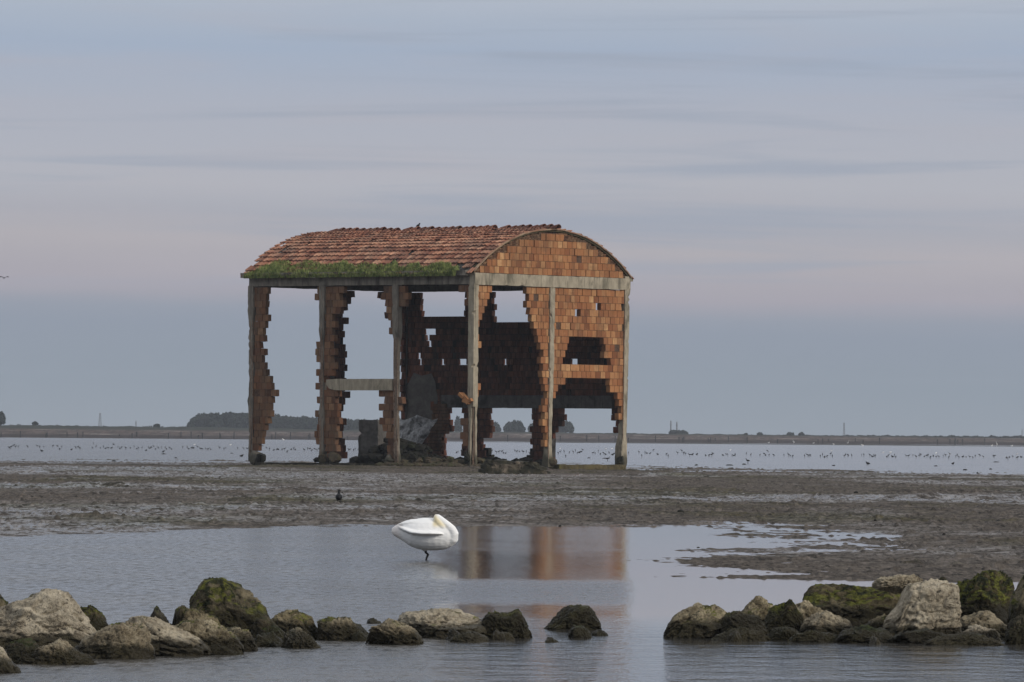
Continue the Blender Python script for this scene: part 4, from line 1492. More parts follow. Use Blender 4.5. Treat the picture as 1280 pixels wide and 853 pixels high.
ROCKS = [
    # x0, x1, ytop, ybot, D, kind, label, profile
    (-22, 13, 743, 800, 47.5, 'moss', 'dark green rock at the left edge behind the big pale boulder', None, {}),
    (-34, 118, 738, 812, 45.4, 'pale', 'largest pale boulder in the left heap, humped with a worn top', [(0, .62), (.2, .78), (.42, .94), (.6, 1), (.76, .97), (.86, .76), (1, .5)], dict(amp=.12, depth=.34)),
    (8, 56, 800, 829, 43.9, 'dark', 'black wet rock at the foot of the big pale boulder', None, {}),
    (38, 106, 801, 831, 43.6, 'pale', 'low pale rock with a black wet underside in front of the big boulder', None, {}),
    (-14, 26, 810, 842, 42.9, 'pale', 'small buff rock cut by the left edge, nearest the bottom', [(0, 1), (.4, .9), (1, .4)], {}),
    (88, 138, 759, 806, 46.2, 'moss', 'mossy rock leaning on the right of the big pale boulder', [(0, .9), (.5, 1), (.8, .8), (1, .5)], {}),
    (98, 188, 779, 824, 45.2, 'pale', 'sloping cream slab next to the big pale boulder', [(0, .6), (.5, .9), (1, 1)], dict(amp=.15)),
    (130, 258, 771, 820, 45.6, 'pale', 'long flat cream slab, widest of the left heap', [(0, .7), (.35, 1), (.5, .95), (.8, .7), (1, .5)], dict(amp=.14)),
    (181, 218, 759, 800, 47.0, 'moss', 'small pointed mossy rock behind the long cream slab', [(0, .6), (.4, 1), (1, .5)], {}),
    (216, 244, 758, 800, 47.4, 'moss', 'small round dark green rock left of the tall mossy boulder', None, {}),
    (226, 276, 762, 806, 46.6, 'mixed', 'yellowish rock tucked under the left of the tall mossy boulder', None, {}),
    (239, 336, 724, 798, 47.9, 'moss', 'tall dark mossy boulder, highest of the left heap', [(0, .62), (.08, .84), (.2, .97), (.37, 1), (.55, .9), (.72, .8), (.88, .68), (1, .5)], dict(amp=.12, depth=.30)),
    (212, 300, 775, 818, 45.7, 'mixed', 'broad yellow and green rock in front of the tall mossy boulder', None, dict(amp=.15)),
    (268, 322, 785, 814, 45.9, 'mixed', 'low patchy rock at the waterline before the tall mossy boulder', None, {}),
    (314, 356, 770, 802, 47.6, 'dark', 'dark brown rock at the right foot of the tall mossy boulder', None, {}),
    (334, 400, 764, 800, 48.2, 'mixed', 'tan rock with a dark base right of the tall mossy boulder', None, {}),
    (316, 358, 791, 809, 46.6, 'dark', 'low dark olive rock at the waterline between two tan rocks', None, {}),
    (355, 405, 786, 811, 46.4, 'mixed', 'wedge of tan rock standing forward in the water', [(0, .85), (.35, 1), (.7, .7), (1, .25)], {}),
    (398, 453, 772, 801, 47.9, 'mixed', 'half green half cream rock at the right end of the left heap', [(0, .85), (.3, .95), (.7, .9), (1, .5)], {}),
    (392, 468, 788, 800, 47.7, 'dark', 'flat wet ledge barely above water right of the left heap', None, dict(depth=.25)),
    (461, 528, 775, 806, 48.8, 'pale', 'pale angular rock, leftmost of the middle group', [(0, .7), (.12, .95), (.45, 1), (.8, .8), (1, .4)], {}),
    (499, 604, 762, 798, 50.2, 'pale', 'wide flat topped cream rock in the middle group', [(0, .85), (.1, 1), (.6, .97), (.9, .9), (1, .7)], dict(amp=.12, depth=.42)),
    (562, 612, 791, 803, 48.7, 'mixed', 'thin low stone awash before the wide cream rock', None, {}),
    (599, 661, 764, 798, 49.9, 'moss', 'dark mossy rock at the right end of the middle group', [(0, .6), (.2, .95), (.5, .9), (.75, 1), (1, .5)], {}),
    (675, 749, 757, 787, 52.0, 'moss', 'lone black domed rock with a green crest in open water', [(0, .2), (.18, .5), (.4, .95), (.8, 1), (1, .65)], dict(amp=.12)),
    (711, 741, 782, 798, 49.8, 'dark', 'small olive stone in front of the lone domed rock', None, {}),
    (738, 763, 788, 795, 49.9, 'dark', 'flat stone barely awash right of the small olive stone', None, dict(depth=.12)),
    (678, 701, 797, 803, 49.1, 'dark', 'tiny black stone awash below the lone domed rock', None, dict(depth=.1)),
    (457, 478, 773, 780, 52.6, 'dark', 'small dark stone awash behind the middle group', None, dict(depth=.1)),
    (832, 912, 756, 798, 50.9, 'mixed', 'brown based mossy rock at the left tip of the right heap', [(0, .45), (.25, .8), (.5, 1), (.75, .95), (1, .7)], dict(amp=.15)),
    (896, 958, 765, 799, 50.7, 'moss', 'dark green low rock second from the tip of the right heap', None, {}),
    (915, 974, 746, 790, 52.0, 'mixed', 'peaked grey and green rock near the tip of the right heap', [(0, .5), (.55, 1), (.8, .85), (1, .6)], {}),
    (955, 1012, 751, 796, 51.6, 'moss', 'rounded mossy rock between the peaked rock and the flat green one', None, {}),
    (985, 1036, 752, 795, 51.3, 'mixed', 'tan streaked rock beneath the flat green one', None, {}),
    (960, 1004, 784, 801, 50.3, 'dark', 'small dark stone at the waterline of the right heap', None, {}),
    (1003, 1128, 731, 790, 52.6, 'moss', 'long flat rock carpeted in bright green moss', [(0, .72), (.1, .95), (.3, 1), (.9, 1), (1, .85)], dict(amp=.08, depth=.35)),
    (1094, 1152, 719, 742, 51.9, 'pale', 'pale cap stone lying on top of the long mossy rock', [(0, .8), (.3, .9), (.8, 1), (1, .8)], dict(zbase=1)),
    (1003, 1067, 766, 798, 50.9, 'pale', 'smooth rounded cream rock below the long mossy rock', None, dict(amp=.1)),
    (1060, 1128, 749, 790, 51.6, 'moss', 'rugged dark mossy rock left of the great pale block', None, {}),
    (1104, 1199, 726, 801, 50.9, 'pale', 'great upright pale block pitted with dark holes, tallest pale rock of the right heap', [(0, .45), (.2, .6), (.32, .93), (.6, 1), (.95, 1), (1, .85)], dict(amp=.10, depth=.34)),
    (1188, 1267, 714, 785, 52.1, 'moss', 'tall mossy boulder with a crusty pale crown', [(0, .8), (.3, .88), (.45, 1), (.9, 1), (1, .75)], dict(amp=.14, depth=.34)),
    (1192, 1262, 764, 798, 51.0, 'pale', 'pale low rock under the crusty crowned boulder', None, {}),
    (1200, 1254, 783, 804, 50.2, 'pale', 'small cream stone at the waterline under the crusty crowned boulder', None, {}),
    (1263, 1300, 720, 790, 51.9, 'moss', 'green rock cut by the right edge beside the crusty crowned boulder', [(0, .7), (.5, 1), (1, 1)], {}),
    (1258, 1300, 770, 806, 50.6, 'dark', 'dark low rock at the bottom of the right edge', None, {}),
    (1046, 1122, 784, 804, 50.2, 'dark', 'low weedy ledge in front of the smooth cream rock', None, dict(depth=.22)),
    (1112, 1212, 788, 805, 50.1, 'dark', 'low weedy ledge at the foot of the great pale block', None, dict(depth=.22)),
    (296, 352, 797, 809, 0, 'mixed', 'long low tan ledge just above water under the tall mossy boulder', None, dict(depth=.16)),
    (20, 122, 817, 831, 0, 'mixed', 'low tan shelf at the waterline before the largest pale boulder', None, dict(depth=.12)),
    (236, 306, 806, 819, 0, 'dark', 'black weedy shelf at the waterline right of the long cream slab', None, dict(depth=.14)),
    (428, 472, 778, 799, 0, 'dark', 'dark wedge closing the right end of the left heap', [(0, 1), (.5, .8), (1, .3)], dict(depth=.2)),
    (890, 968, 786, 801, 0, 'mixed', 'low brown and green shelf near the left tip of the right heap', None, dict(depth=.14)),
    (985, 1052, 789, 803, 0, 'moss', 'low green shelf at the waterline under the tan streaked rock', None, dict(depth=.14)),
    (1080, 1124, 770, 798, 0, 'mixed', 'squat brown rock between the smooth cream rock and the great pale block', None, {}),
    (1160, 1262, 792, 807, 0, 'mixed', 'long low brown shelf at the bottom right of the right heap', None, dict(depth=.12)),
    (1150, 1200, 722, 760, 53.3, 'dark', 'dark rock wedged behind the great pale block', None, {}),
]
for i, (x0, x1, yt, yb, D, kind, label, prof_, kw) in enumerate(ROCKS):
    make_rock(x0, x1, yt, yb, D, kind, label, 200 + i * 7, prof_, **kw)

rs_ = random.Random(77)
for i in range(46):
    if i < 22:
        x = rs_.uniform(0, 455)
        yb = np.interp(x, [0, 110, 250, 330, 455], [834, 828, 819, 808, 801]) - rs_.uniform(-1, 14)
    elif i < 42:
        x = rs_.uniform(880, 1280)
        yb = rs_.uniform(788, 806)
    else:
        x = rs_.uniform(470, 660)
        yb = rs_.uniform(797, 803)
    wd_ = rs_.uniform(9, 26)
    make_rock(x - wd_ / 2, x + wd_ / 2, yb - wd_ * rs_.uniform(0.4, 0.75), yb, wl(x, yb), rs_.choice(('dark', 'mixed', 'mixed', 'moss', 'pale')),
              'small loose stone at the waterline among the big rocks', 900 + i * 3, None, depth=rs_.uniform(.06, .12))['group'] = 'small stones between the foreground rocks'

# ------------------------------------------------------------------ the swan
m, n = mat('swan_plumage')
so_ = n.node('ShaderNodeSeparateXYZ')
n.put(so_.inputs[0], n.obj)
fe = n.node('ShaderNodeTexVoronoi')
n.put(fe.inputs['Vector'], n.vec(n.obj, (16, 16, 34)))
fe.inputs['Scale'].default_value = 1.0
fn = n.noise(n.vec(n.obj, (18, 18, 60)), 1.0, 4, 0.6)
# stained cream head and upper neck
hd = n.math('MULTIPLY', n.mapr(so_.outputs[2], 0.40, 0.47, 0, 1, True), n.mapr(n.math('ADD', so_.outputs[1], n.math('MULTIPLY', so_.outputs[2], 0.0)), -0.045, -0.06, 0, 1))
hd = n.math('MULTIPLY', hd, n.mapr(so_.outputs[0], 0.10, 0.14, 0, 1))
hd = n.math('MULTIPLY', hd, n.mapr(n.math('ADD', so_.outputs[0], so_.outputs[2]), 0.76, 0.70, 0, 1))
col = n.mix(hd, (0.86, 0.86, 0.85, 1), (0.76, 0.66, 0.43, 1))
tl = n.mapr(so_.outputs[0], -0.36, -0.27, 0.35, 0.0)
col = n.mix(tl, col, (0.72, 0.58, 0.50, 1))
n.put(n.b.inputs['Base Color'], col)
n.b.inputs['Roughness'].default_value = 0.75
n.b.inputs['Specular IOR Level'].default_value = 0.2
n.put(n.b.inputs['Normal'], n.bump(n.math('ADD', fe.outputs['Distance'], fn), 0.35, 0.010))
M['swan'] = m
KS = 0.001122


def sw(x, z, y=0.0):
    return Vector(((x - 640) * KS, y, (670 - z) * KS))


mb = MB()
stn = [(252, 336, 26, .035), (285, 340, 52, .065), (340, 340, 80, .10), (400, 342, 116, .135), (450, 346, 145, .16), (500, 357, 168, .18), (560, 366, 184, .197), (620, 370, 190, .207), (700, 373, 190, .210), (780, 375, 180, .206), (850, 381, 160, .192), (910, 388, 135, .168), (960, 394, 103, .13), (1000, 398, 62, .085)]
mb.tube([sw(a, b) for a, b, c, d in stn], [(d, c * KS) for a, b, c, d in stn], 24)
nk = [(850, 440, 92, 0), (915, 432, 88, -.02), (960, 405, 74, -.045), (972, 362, 60, -.065), (952, 315, 53, -.08), (910, 275, 48, -.09), (862, 236, 44, -.09), (815, 200, 41, -.08), (785, 178, 38, -.07), (764, 174, 31, -.065), (750, 182, 16, -.06)]
mb.tube([sw(a, b, d) for a, b, c, d in nk], [c * KS for a, b, c, d in nk], 18)
mb.tube([sw(a, b, d) for a, b, d in ((770, 176, -.08), (790, 215, -.105), (822, 256, -.125), (858, 292, -.14), (884, 310, -.13))], [0.040, 0.044, 0.042, 0.032, 0.014], 14)
for s in (-1, 1):
    # folded wing: a broad shallow shell, its tips crossed over the tail
    wg = [(322, 292, 8, .010), (370, 302, 36, .020), (440, 326, 80, .028), (530, 352, 122, .032), (640, 360, 134, .034), (740, 358, 120, .030), (820, 360, 80, .02), (868, 366, 26, .008)]
    ypos = [.03, .083, .124, .156, .173, .178, .170, .150]
    mb.tube([sw(a, b, s * ypos[i]) for i, (a, b, c, d) in enumerate(wg)], [(d, c * KS) for a, b, c, d in wg], 16)
    wg2 = [(338, 262, 8, .010), (420, 250, 24, .02), (520, 242, 34, .03), (620, 245, 34, .03), (700, 260, 20, .02)]
    mb.tube([sw(a, b, s * 0.095) for i, (a, b, c, d) in enumerate(wg2)], [(d, c * KS) for a, b, c, d in wg2], 14)
for k, (dz, dy) in enumerate(((0, 0), (14, .03), (14, -.03), (-8, .018), (-8, -.018))):
    mb.tube([sw(252 + abs(dz) * 1.2, 330 + dz * 1.6, dy), sw(300, 333 + dz, dy), sw(380, 338, dy * .7)], [(.012, .008), (.026, .014), (.04, .03)], 8)
mb.tube([sw(632, 535, 0), sw(636, 556, 0), sw(640, 575, 0)], [0.05, 0.03, 0.012], 10)
tmp = mb.build('swan_src', M['swan'])
rm = tmp.modifiers.new('r', 'REMESH')
rm.mode = 'VOXEL'
rm.voxel_size = 0.0075
smo = tmp.modifiers.new('s', 'SMOOTH')
smo.factor = 0.5
smo.iterations = 9
dg = bpy.context.evaluated_depsgraph_get()
me = bpy.data.meshes.new_from_object(tmp.evaluated_get(dg))
bpy.data.objects.remove(tmp)
me.polygons.foreach_set('use_smooth', [True] * len(me.polygons))
if not me.materials:
    me.materials.append(M['swan'])
swan = bpy.data.objects.new('swan', me)
C.objects.link(swan)
swan.location = ground(531.5, 700.5)
swan.rotation_euler = (0, 0, math.radians(-8))
tag(swan, 'white swan asleep on one leg in the shallows with its head tucked back', 'swan')
mb = MB()
mb.tube([sw(638, 548), sw(648, 585), sw(672, 603), sw(655, 650), sw(645, 690)], [0.02, 0.015, 0.017, 0.012, 0.014], 8)
mb.tube([sw(645, 688), sw(690, 700, -.02)], [0.01, 0.005], 6)
mb.tube([sw(645, 688), sw(690, 700, .03)], [0.01, 0.005], 6)
lg = mb.build('leg', M['leg_dark'], swan, True)

# ------------------------------------------------------------------ other birds


def bird_mesh(name, mat_, kind):
    mb = MB()
    if kind == 'wader':
        mb.tube([(-.09, 0, .115), (-.05, 0, .125), (0, 0, .13), (.05, 0, .14), (.075, 0, .15)], [.006, .026, .036, .03, .012], 8)
        mb.tube([(.05, 0, .145), (.075, 0, .18), (.085, 0, .205), (.10, 0, .21)], [.02, .014, .018, .01], 7)
        mb.tube([(.10, 0, .208), (.155, 0, .195)], [.006, .003], 5)
        mb.tube([(0, .012, .11), (.0, .014, -.01)], .006, 5)
        mb.tube([(0, -.012, .11), (.012, -.014, -.01)], .006, 5)
    elif kind == 'feeding':
        mb.tube([(-.09, 0, .16), (-.04, 0, .15), (0, 0, .13), (.05, 0, .11), (.07, 0, .10)], [.006, .026, .036, .03, .012], 8)
        mb.tube([(.05, 0, .11), (.08, 0, .07), (.09, 0, .045)], [.02, .014, .016], 7)
        mb.tube([(.09, 0, .045), (.10, 0, -.01)], [.006, .003], 5)
        mb.tube([(0, .012, .11), (.0, .014, -.01)], .006, 5)
        mb.tube([(0, -.012, .11), (.012, -.014, -.01)], .006, 5)
    elif kind == 'resting':
        mb.tube([(-.10, 0, .05), (-.05, 0, .05), (0, 0, .055), (.05, 0, .06), (.08, 0, .07)], [.008, .035, .05, .04, .014], 8)
        mb.tube([(.05, 0, .08), (.07, 0, .115), (.085, 0, .125)], [.025, .022, .012], 7)
        mb.tube([(.085, 0, .122), (.12, 0, .118)], [.007, .003], 5)
    elif kind == 'gull':
        mb.tube([(-.26, 0, .21), (-.16, 0, .22), (0, 0, .23), (.12, 0, .26), (.17, 0, .28)], [.012, .055, .085, .07, .03], 8)
        mb.tube([(.12, 0, .28), (.16, 0, .36), (.19, 0, .38)], [.05, .045, .02], 8)
        mb.tube([(.19, 0, .375), (.25, 0, .36)], [.014, .006], 5)
        mb.tube([(0, .03, .18), (0, .03, -.02)], .012, 5)
        mb.tube([(0, -.03, .18), (0.02, -.03, -.02)], .012, 5)
    elif kind == 'egret':
        mb.tube([(-.30, 0, .36), (-.16, 0, .42), (0, 0, .48), (.1, 0, .55)], [.015, .07, .085, .04], 8)
        mb.tube([(.08, 0, .52), (.16, 0, .62), (.10, 0, .72), (.15, 0, .84), (.20, 0, .86)], [.05, .028, .024, .03, .018], 8)
        mb.tube([(.20, 0, .855), (.32, 0, .83)], [.012, .005], 5)
        mb.tube([(0, .03, .42), (0, .03, -.02)], .013, 5)
        mb.tube([(0, -.03, .42), (0.04, -.03, -.02)], .013, 5)
    elif kind == 'coot':
        # seen from behind: round body, upright neck, small head
        mb.tube([(0, -.14, .10), (0, -.09, .11), (0, -.02, .12), (0, .06, .13), (0, .11, .15)], [.02, .065, .08, .07, .03], 12)
        mb.tube([(0, .03, .16), (0, .05, .22), (.003, .06, .265), (.012, .05, .29)], [.045, .026, .03, .016], 10)
        mb.tube([(.015, .06, .27), (.045, .075, .262)], [.012, .005], 6)
        mb.tube([(-.03, 0, .07), (-.032, 0, -.03)], .009, 6)
        mb.tube([(.03, 0, .07), (.034, .01, -.03)], .009, 6)
    elif kind == 'perched':
        mb.tube([(-.13, 0, .06), (-.05, 0, .09), (.02, 0, .12), (.06, 0, .16)], [.01, .045, .055, .03], 8)
        mb.tube([(.04, 0, .16), (.065, 0, .205), (.085, 0, .21)], [.034, .034, .014], 8)
        mb.tube([(.085, 0, .208), (.12, 0, .2)], [.01, .003], 5)
        mb.tube([(.01, .02, .08), (.01, .02, 0)], .008, 5)
        mb.tube([(.01, -.02, .08), (.01, -.02, 0)], .008, 5)
    elif kind == 'flying':
        mb.tube([(-.16, 0, 0), (-.06, 0, .01), (.06, 0, .02), (.12, 0, .03), (.16, 0, .03)], [.01, .035, .04, .025, .008], 8)
        for s in (-1, 1):
            mb.tube([(.02, s * .02, .02), (.05, s * .14, .09), (-.01, s * .27, .10), (-.08, s * .38, .06)], [(.05, .012), (.05, .01), (.035, .007), (.008, .003)], 6)
    o = mb.build(name, mat_, None, True)
    me = o.data
    bpy.data.objects.remove(o)
    return me


kinds = [bird_mesh('shorebird', M['bird_dark'], k) for k in ('wader', 'feeding', 'resting')]
rb_ = random.Random(21)


def put_bird(me, name, loc, rz, sc_, label, cat, group=None):
    o = bpy.data.objects.new(name, me)
    C.objects.link(o)
    o.location = loc
    o.rotation_euler = (0, 0, rz)
    o.scale = (sc_,) * 3
    tag(o, label, cat, group)
    return o


x = -4.0
cnt = 0
LB = 'tiny dark wader standing in the long line of waders across the far shallows'
while x < 1286 and cnt < 285:
    yline = np.interp(x, [0, 320, 640, 800, 1000, 1280], [560.5, 562.5, 566.5, 568.2, 571.0, 573.2])
    y = yline + rb_.gauss(0, 1.0)
    if rb_.random() < 0.10:
        y += rb_.uniform(-6, 9)
    P = ground(x, y)
    put_bird(kinds[0 if rb_.random() < .5 else rb_.choice((1, 2))], 'shorebird', P, rb_.uniform(0, 6.28), rb_.uniform(1.1, 1.5), LB, 'wader', 'waders lined up in the far shallows')
    cnt += 1
    x += rb_.choice((1.7, 2.2, 2.6, 3.2, 4, 5, 13)) * rb_.uniform(0.8, 1.2)

gull, egret = bird_mesh('gull', M['bird_white'], 'gull'), bird_mesh('egret', M['bird_white'], 'egret')
far_white = [(26, 545.5), (67, 545.5), (95, 546), (183, 546.3), (192, 546), (255, 545.5), (295, 547.5), (354, 551), (427, 549.5), (439, 549.5), (822, 551.5), (848, 552.5), (866, 552.2), (870, 553), (961, 554), (992, 554.8), (1017, 554.8), (1042, 556), (1060, 556), (1078, 558), (1240, 558), (1246, 558), (1265, 558.5)]
for i, (x, y) in enumerate(far_white):
    put_bird(gull if i % 3 else egret, 'gull' if i % 3 else 'egret', ground(x, y + 0.6), rb_.uniform(-1, 1) + (3.14 if i % 2 else 0), rb_.uniform(1.1, 1.5),
             'white speck of a gull on the water close to the far dyke' if i % 3 else 'white egret standing upright near the far dyke', 'gull' if i % 3 else 'egret',
             'white gulls by the far dyke' if i % 3 else 'white egrets by the far dyke')
near_white = [(913, 564), (1039, 565), (1104, 567), (1113, 567.5), (1170, 568), (1187, 569), (1271, 569.5), (243, 557.5), (288, 558), (757, 563), (765, 562.5), (700, 562)]
for i, (x, y) in enumerate(near_white):
    put_bird(gull, 'gull', ground(x, y), rb_.uniform(-1, 1), rb_.uniform(0.5, 0.7), 'white gull resting just beyond the line of dark waders', 'gull', 'white gulls beyond the line of waders')
P = ground(423.5, 629, 0.03)
P.z = mud_at(P.x, P.y) + 0.01
put_bird(bird_mesh('coot', M['bird_black'], 'coot'), 'coot', P, 0.0, 1.0, 'black coot seen from behind on the mud between swan and ruin', 'coot')
u_, z_ = uz(C0 + dG * half, dL, 523, 281)
P = C0 + dG * half + dL * u_ + UP * (zr + 0.17)
put_bird(bird_mesh('perched_bird', M['bird_black'], 'perched'), 'perched_bird', P, 0.3, 1.0, 'small dark bird perched on the roof ridge', 'bird')
put_bird(bird_mesh('flying_bird', M['bird_black'], 'flying'), 'flying_bird', at(5, 348, 420), 1.3, 1.0, 'tiny dark bird in flight low in the sky at the left edge', 'bird')

# low dark clods in the shallows behind and right of the ruin
clods = [(1206, 588, 7), (1238, 587, 4), (912, 582, 9), (930, 581, 6), (916, 586, 3), (1042, 582.5, 4), (267, 580.5, 7), (205, 568, 6), (290, 567, 5), (1222, 592, 3), (870, 582, 5), (18, 579, 8), (142, 577, 6), (220, 573, 4), (1245, 578, 9), (1170, 583, 5), (758, 573.5, 12), (736, 573, 5)]
for i, (x, y, wd) in enumerate(clods):
    P = ground(x, y)
    s = wd * P.y / F / 2
    bp, bf = blob((0, 0, 0), s, s, 0.07, 400 + i, 0.3, 2)
    mb = MB()
    mb.add(bp.tolist(), bf)
    o = mb.build('mud_clod', M['rubble_dark'])
    o.location = P
    tag(o, 'low dark clump of weed just above the far shallow water', 'weed clump', 'weed clumps in the far shallows')
mcl = [(851, 641, 9), (1070, 616, 6), (1094, 651, 5), (957, 723.5, 5), (873, 682, 5), (428, 618, 3), (700, 656, 4), (1180, 668, 5), (340, 615, 4)]
for i, (x, y, wd) in enumerate(mcl):
    P = ground(x, y, 0.03)
    s = wd * P.y / F / 2
    P.z = mud_at(P.x, P.y) + s * 0.25
    bp, bf = blob((0, 0, 0), s, s, s * 0.6, 430 + i, 0.3, 2)
    mb = MB()
    mb.add(bp.tolist(), bf)
    o = mb.build('mud_clod', M['rubble_dark'])
    o.location = P
    tag(o, 'small dark lump lying on the open mud flat', 'lump', 'dark lumps on the mud flat')

# ------------------------------------------------------------------ beyond: trees, masts, posts


def leaves(mb, c, rx, ry, rz, n_, s, rg_):
    for i in range(n_):
        while True:
            p = rg_.uniform(-1, 1, 3)
            r_ = np.linalg.norm(p)
            if r_ < 1:
                break
        p = p / max(r_, 1e-3) * r_ ** 0.5
        q = Vector((c[0] + p[0] * rx, c[1] + p[1] * ry, c[2] + p[2] * rz))
        a = Vector(rg_.normal(size=3)).normalized() * s * rg_.uniform(0.5, 1.2)
        b = Vector(rg_.normal(size=3)).normalized() * s * rg_.uniform(0.5, 1.2)
        mb.add([q - a, q - b, q + a, q + b], [(0, 1, 2, 3)])


def tree(x, ytop, ybase, wpx, D, label, group=None, seed=1):
    P = at(x, ybase, D)
    k = D / F
    Hh = (ybase - ytop) * k
    Wd = wpx * k / 2
    root = bpy.data.objects.new('tree', None)
    C.objects.link(root)
    root.location = (P.x, P.y, 1.5)
    tag(root, label, 'tree', group)
    zb_ = P.z - 1.5
    mb = MB()
    mb.tube([(0, 0, -1.0), (0.05, 0, zb_ + Hh * 0.4), (0, 0, zb_ + Hh * 0.8)], [0.3, 0.2, 0.08], 6)
    mb.build('trunk', M['bird_dark'], root)
    rg_ = np.random.default_rng(seed)
    mb = MB()
    nb = max(3, int(wpx / 1.7))
    for i in range(nb):
        a = (i + 0.5) / nb * 2 - 1
        hh = Hh * (1 - 0.5 * abs(a) ** 3) * rg_.uniform(0.72, 1.0)
        leaves(mb, (a * Wd * 0.8, rg_.uniform(-.5, .5) * Wd, zb_ + hh * 0.52), Wd * 0.9 / nb * 2 + 0.25, Wd * 0.6 + .3, hh * 0.5, int(110 + hh * Wd * 9), 0.4, rg_)
    mb.build('crown', M['wood_far'], root)


TG = 'scattered trees on the far dyke'
tree(0, 513, 531, 12, 1900, 'dark tree on the far dyke at the left edge', None, 1)
tree(44, 526.5, 532, 4, 1900, 'tiny lone bush on the far dyke near the left edge', None, 2)
tree(196, 530, 534, 5, 1900, 'tiny bush on the far dyke left of the long wood', None, 3)
tree(573, 519, 541, 9, 2350, 'narrow hazy tree seen through the ruin left of the corner column', None, 4)
tree(618, 527, 541, 16, 2350, 'hazy tree left of the broad flat topped tree behind the ruin', None, 5)
tree(643, 524.5, 541, 30, 2350, 'broad flat topped hazy tree seen through the middle of the ruin', None, 6)
tree(668, 527, 541, 16, 2350, 'hazy tree right of the broad flat topped tree behind the ruin', None, 7)
tree(707, 525, 541, 22, 2350, 'rounded hazy tree seen through the right opening of the ruin', None, 8)
tree(842, 537.5, 544, 11, 2500, 'low round tree at the foot of the left far chimney', None, 9)
tree(852, 537.5, 544, 16, 2500, 'wide low tree right of the two far chimneys', None, 10)
for i, (x, yt, wd) in enumerate(((932, 541, 4), (950, 540, 5), (988, 539.5, 8), (1002, 540.5, 6))):
    tree(x, yt, 546, wd, 2500, ['tiny tree right of the two far chimneys', 'small dark tree left of a close pair of trees', 'larger of a close pair of trees on the right dyke', 'smaller of a close pair of trees on the right dyke'][i], TG, 20 + i)


def wood(name, x0, x1, topf, D, mat_, label, n_per, s, dens, seed):
    rg_ = np.random.default_rng(seed)
    mb = MB()
    xs_ = np.arange(x0, x1, n_per)
    for x in xs_:
        yt = topf(x) + rg_.uniform(-0.4, 1.2)
        yb_ = 545 + (x - 640) * 0.009 - 3
        k = D / F
        hh = (yb_ - yt) * k
        P = at(x, yb_, D + rg_.uniform(-20, 20))
        leaves(mb, (P.x, P.y, P.z + hh * 0.5), n_per * k * 0.9, 4, hh * 0.52, dens, s, rg_)
    o = mb.build(name, mat_)
    tag(o, label, 'wood', kind='stuff')


wood('far_wood', 237, 480, lambda x: float(np.interp(x, [237, 242, 255, 290, 330, 360, 400, 440, 480], [527, 521, 517, 516, 518, 520.5, 522.5, 525, 526.5])) + 0.9 * math.sin(x * 0.55) * math.sin(x * 0.21), 2300, M['wood_far'],
     'long dark wood on the far shore behind the left side of the ruin', 3.0, 0.55, 420, 31)
wood('far_hedge', 786, 1290, lambda x: 543.6 + (x - 786) * 0.004 + 1.0 * math.sin(x * 0.31) * math.sin(x * 0.07), 2450, M['bush_far'], 'thin hazy line of bushes along the far dyke on the right', 3.0, 0.35, 60, 32)
wood('far_scrub', -10, 240, lambda x: 531.5 + (x) * 0.0085 + 0.6 * math.sin(x * 0.23), 2100, M['bush_far'], 'thin hazy line of scrub along the far dyke on the left', 3.0, 0.3, 35, 33)


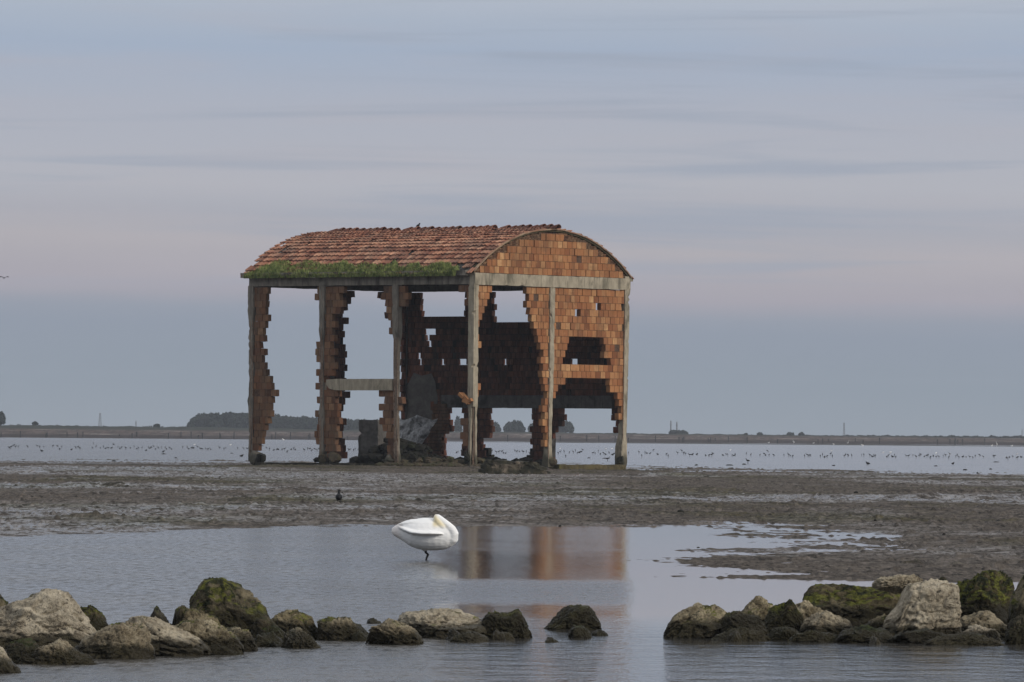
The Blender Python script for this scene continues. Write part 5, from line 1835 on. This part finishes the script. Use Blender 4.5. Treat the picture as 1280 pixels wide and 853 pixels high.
def mast(x, yt, yb_, D, label, lattice, wbase, cat='mast'):
    P = at(x, yb_, D)
    T = at(x, yt, D)
    H_ = T.z - 1.0
    mb = MB()
    if lattice:
        for sx, sy in ((-1, -1), (1, -1), (1, 1), (-1, 1)):
            mb.tube([(sx * wbase, sy * wbase, 0), (sx * wbase * 0.35, sy * wbase * 0.35, H_)], 0.09, 5)
        ns = 9
        for i in range(ns):
            z0, z1 = H_ * i / ns, H_ * (i + 1) / ns
            w0, w1 = wbase * (1 - 0.65 * i / ns), wbase * (1 - 0.65 * (i + 1) / ns)
            for s in (-1, 1):
                mb.tube([(-w0, s * w0, z0), (w1, s * w1, z1)], 0.05, 4)
                mb.tube([(s * w0, -w0, z0), (s * w1, w1, z1)], 0.05, 4)
    else:
        mb.tube([(0, 0, 0), (0, 0, H_ * 0.5), (0, 0, H_)], [wbase, wbase * .9, wbase * .75], 10)
        for t in (0.45, 0.8):
            mb.tube([(0, 0, H_ * t), (0, 0, H_ * t + 0.2)], wbase * 1.5, 10)
    o = mb.build('mast' if cat == 'mast' else 'chimney', M['steel'])
    o.location = (P.x, P.y, 1.0)
    tag(o, label, cat)


mast(125, 516.5, 533, 2400, 'pale lattice tower on the far dyke left of the long wood', True, 0.6)
mast(838.5, 526, 544, 2600, 'left of two thin grey far chimneys right of the ruin', False, 0.32, 'chimney')
mast(846, 527.5, 544, 2600, 'right of two thin grey far chimneys right of the ruin', False, 0.32, 'chimney')
mast(1055, 528.5, 548, 2500, 'tall dark mast standing alone on the right far dyke', True, 0.42)
mast(1277.5, 537, 550, 2500, 'thin mast at the right edge beyond the far dyke', False, 0.18)
mast(170, 526, 533, 2400, 'short thin mast left of the long wood on the far dyke', False, 0.2)

pm = MB()
pm.tube([(0, 0, -0.3), (0, 0, 1.7)], 0.14, 6)
po = pm.build('post', M['bird_dark'])
pme = po.data
bpy.data.objects.remove(po)
for i in range(70):
    x = rb_.uniform(-5, 1285)
    y = np.interp(x, [0, 640, 1280], [546.0, 550.5, 555.5]) - rb_.uniform(0, 2.5)
    D_ = np.interp(x, [0, 640, 1280], [1640, 1830, 2060]) + rb_.uniform(-25, 12)
    P = at(x, y, D_)
    P.z = 0.0
    o = bpy.data.objects.new('post', pme)
    C.objects.link(o)
    o.location = P
    s = rb_.uniform(0.6, 1.25)
    o.scale = (1, 1, s)
    tag(o, 'dark mooring post at the foot of the far dyke', 'post', 'posts along the far dyke')

# ------------------------------------------------------------------ air
hz = MB()
hz.box((-1500, -60, -1.5), (3000, 0, 0), (0, 3400, 0), (0, 0, 34))
m = bpy.data.materials.new('haze')
m.use_nodes = True
m.node_tree.nodes.clear()
pv = m.node_tree.nodes.new('ShaderNodeVolumePrincipled')
pv.inputs['Color'].default_value = (0.80, 0.86, 0.95, 1)
pv.inputs['Density'].default_value = 0.0001
ou = m.node_tree.nodes.new('ShaderNodeOutputMaterial')
m.node_tree.links.new(pv.outputs[0], ou.inputs['Volume'])
o = hz.build('haze', m)
tag(o, 'thin evening haze over the lagoon', 'haze', kind='stuff')
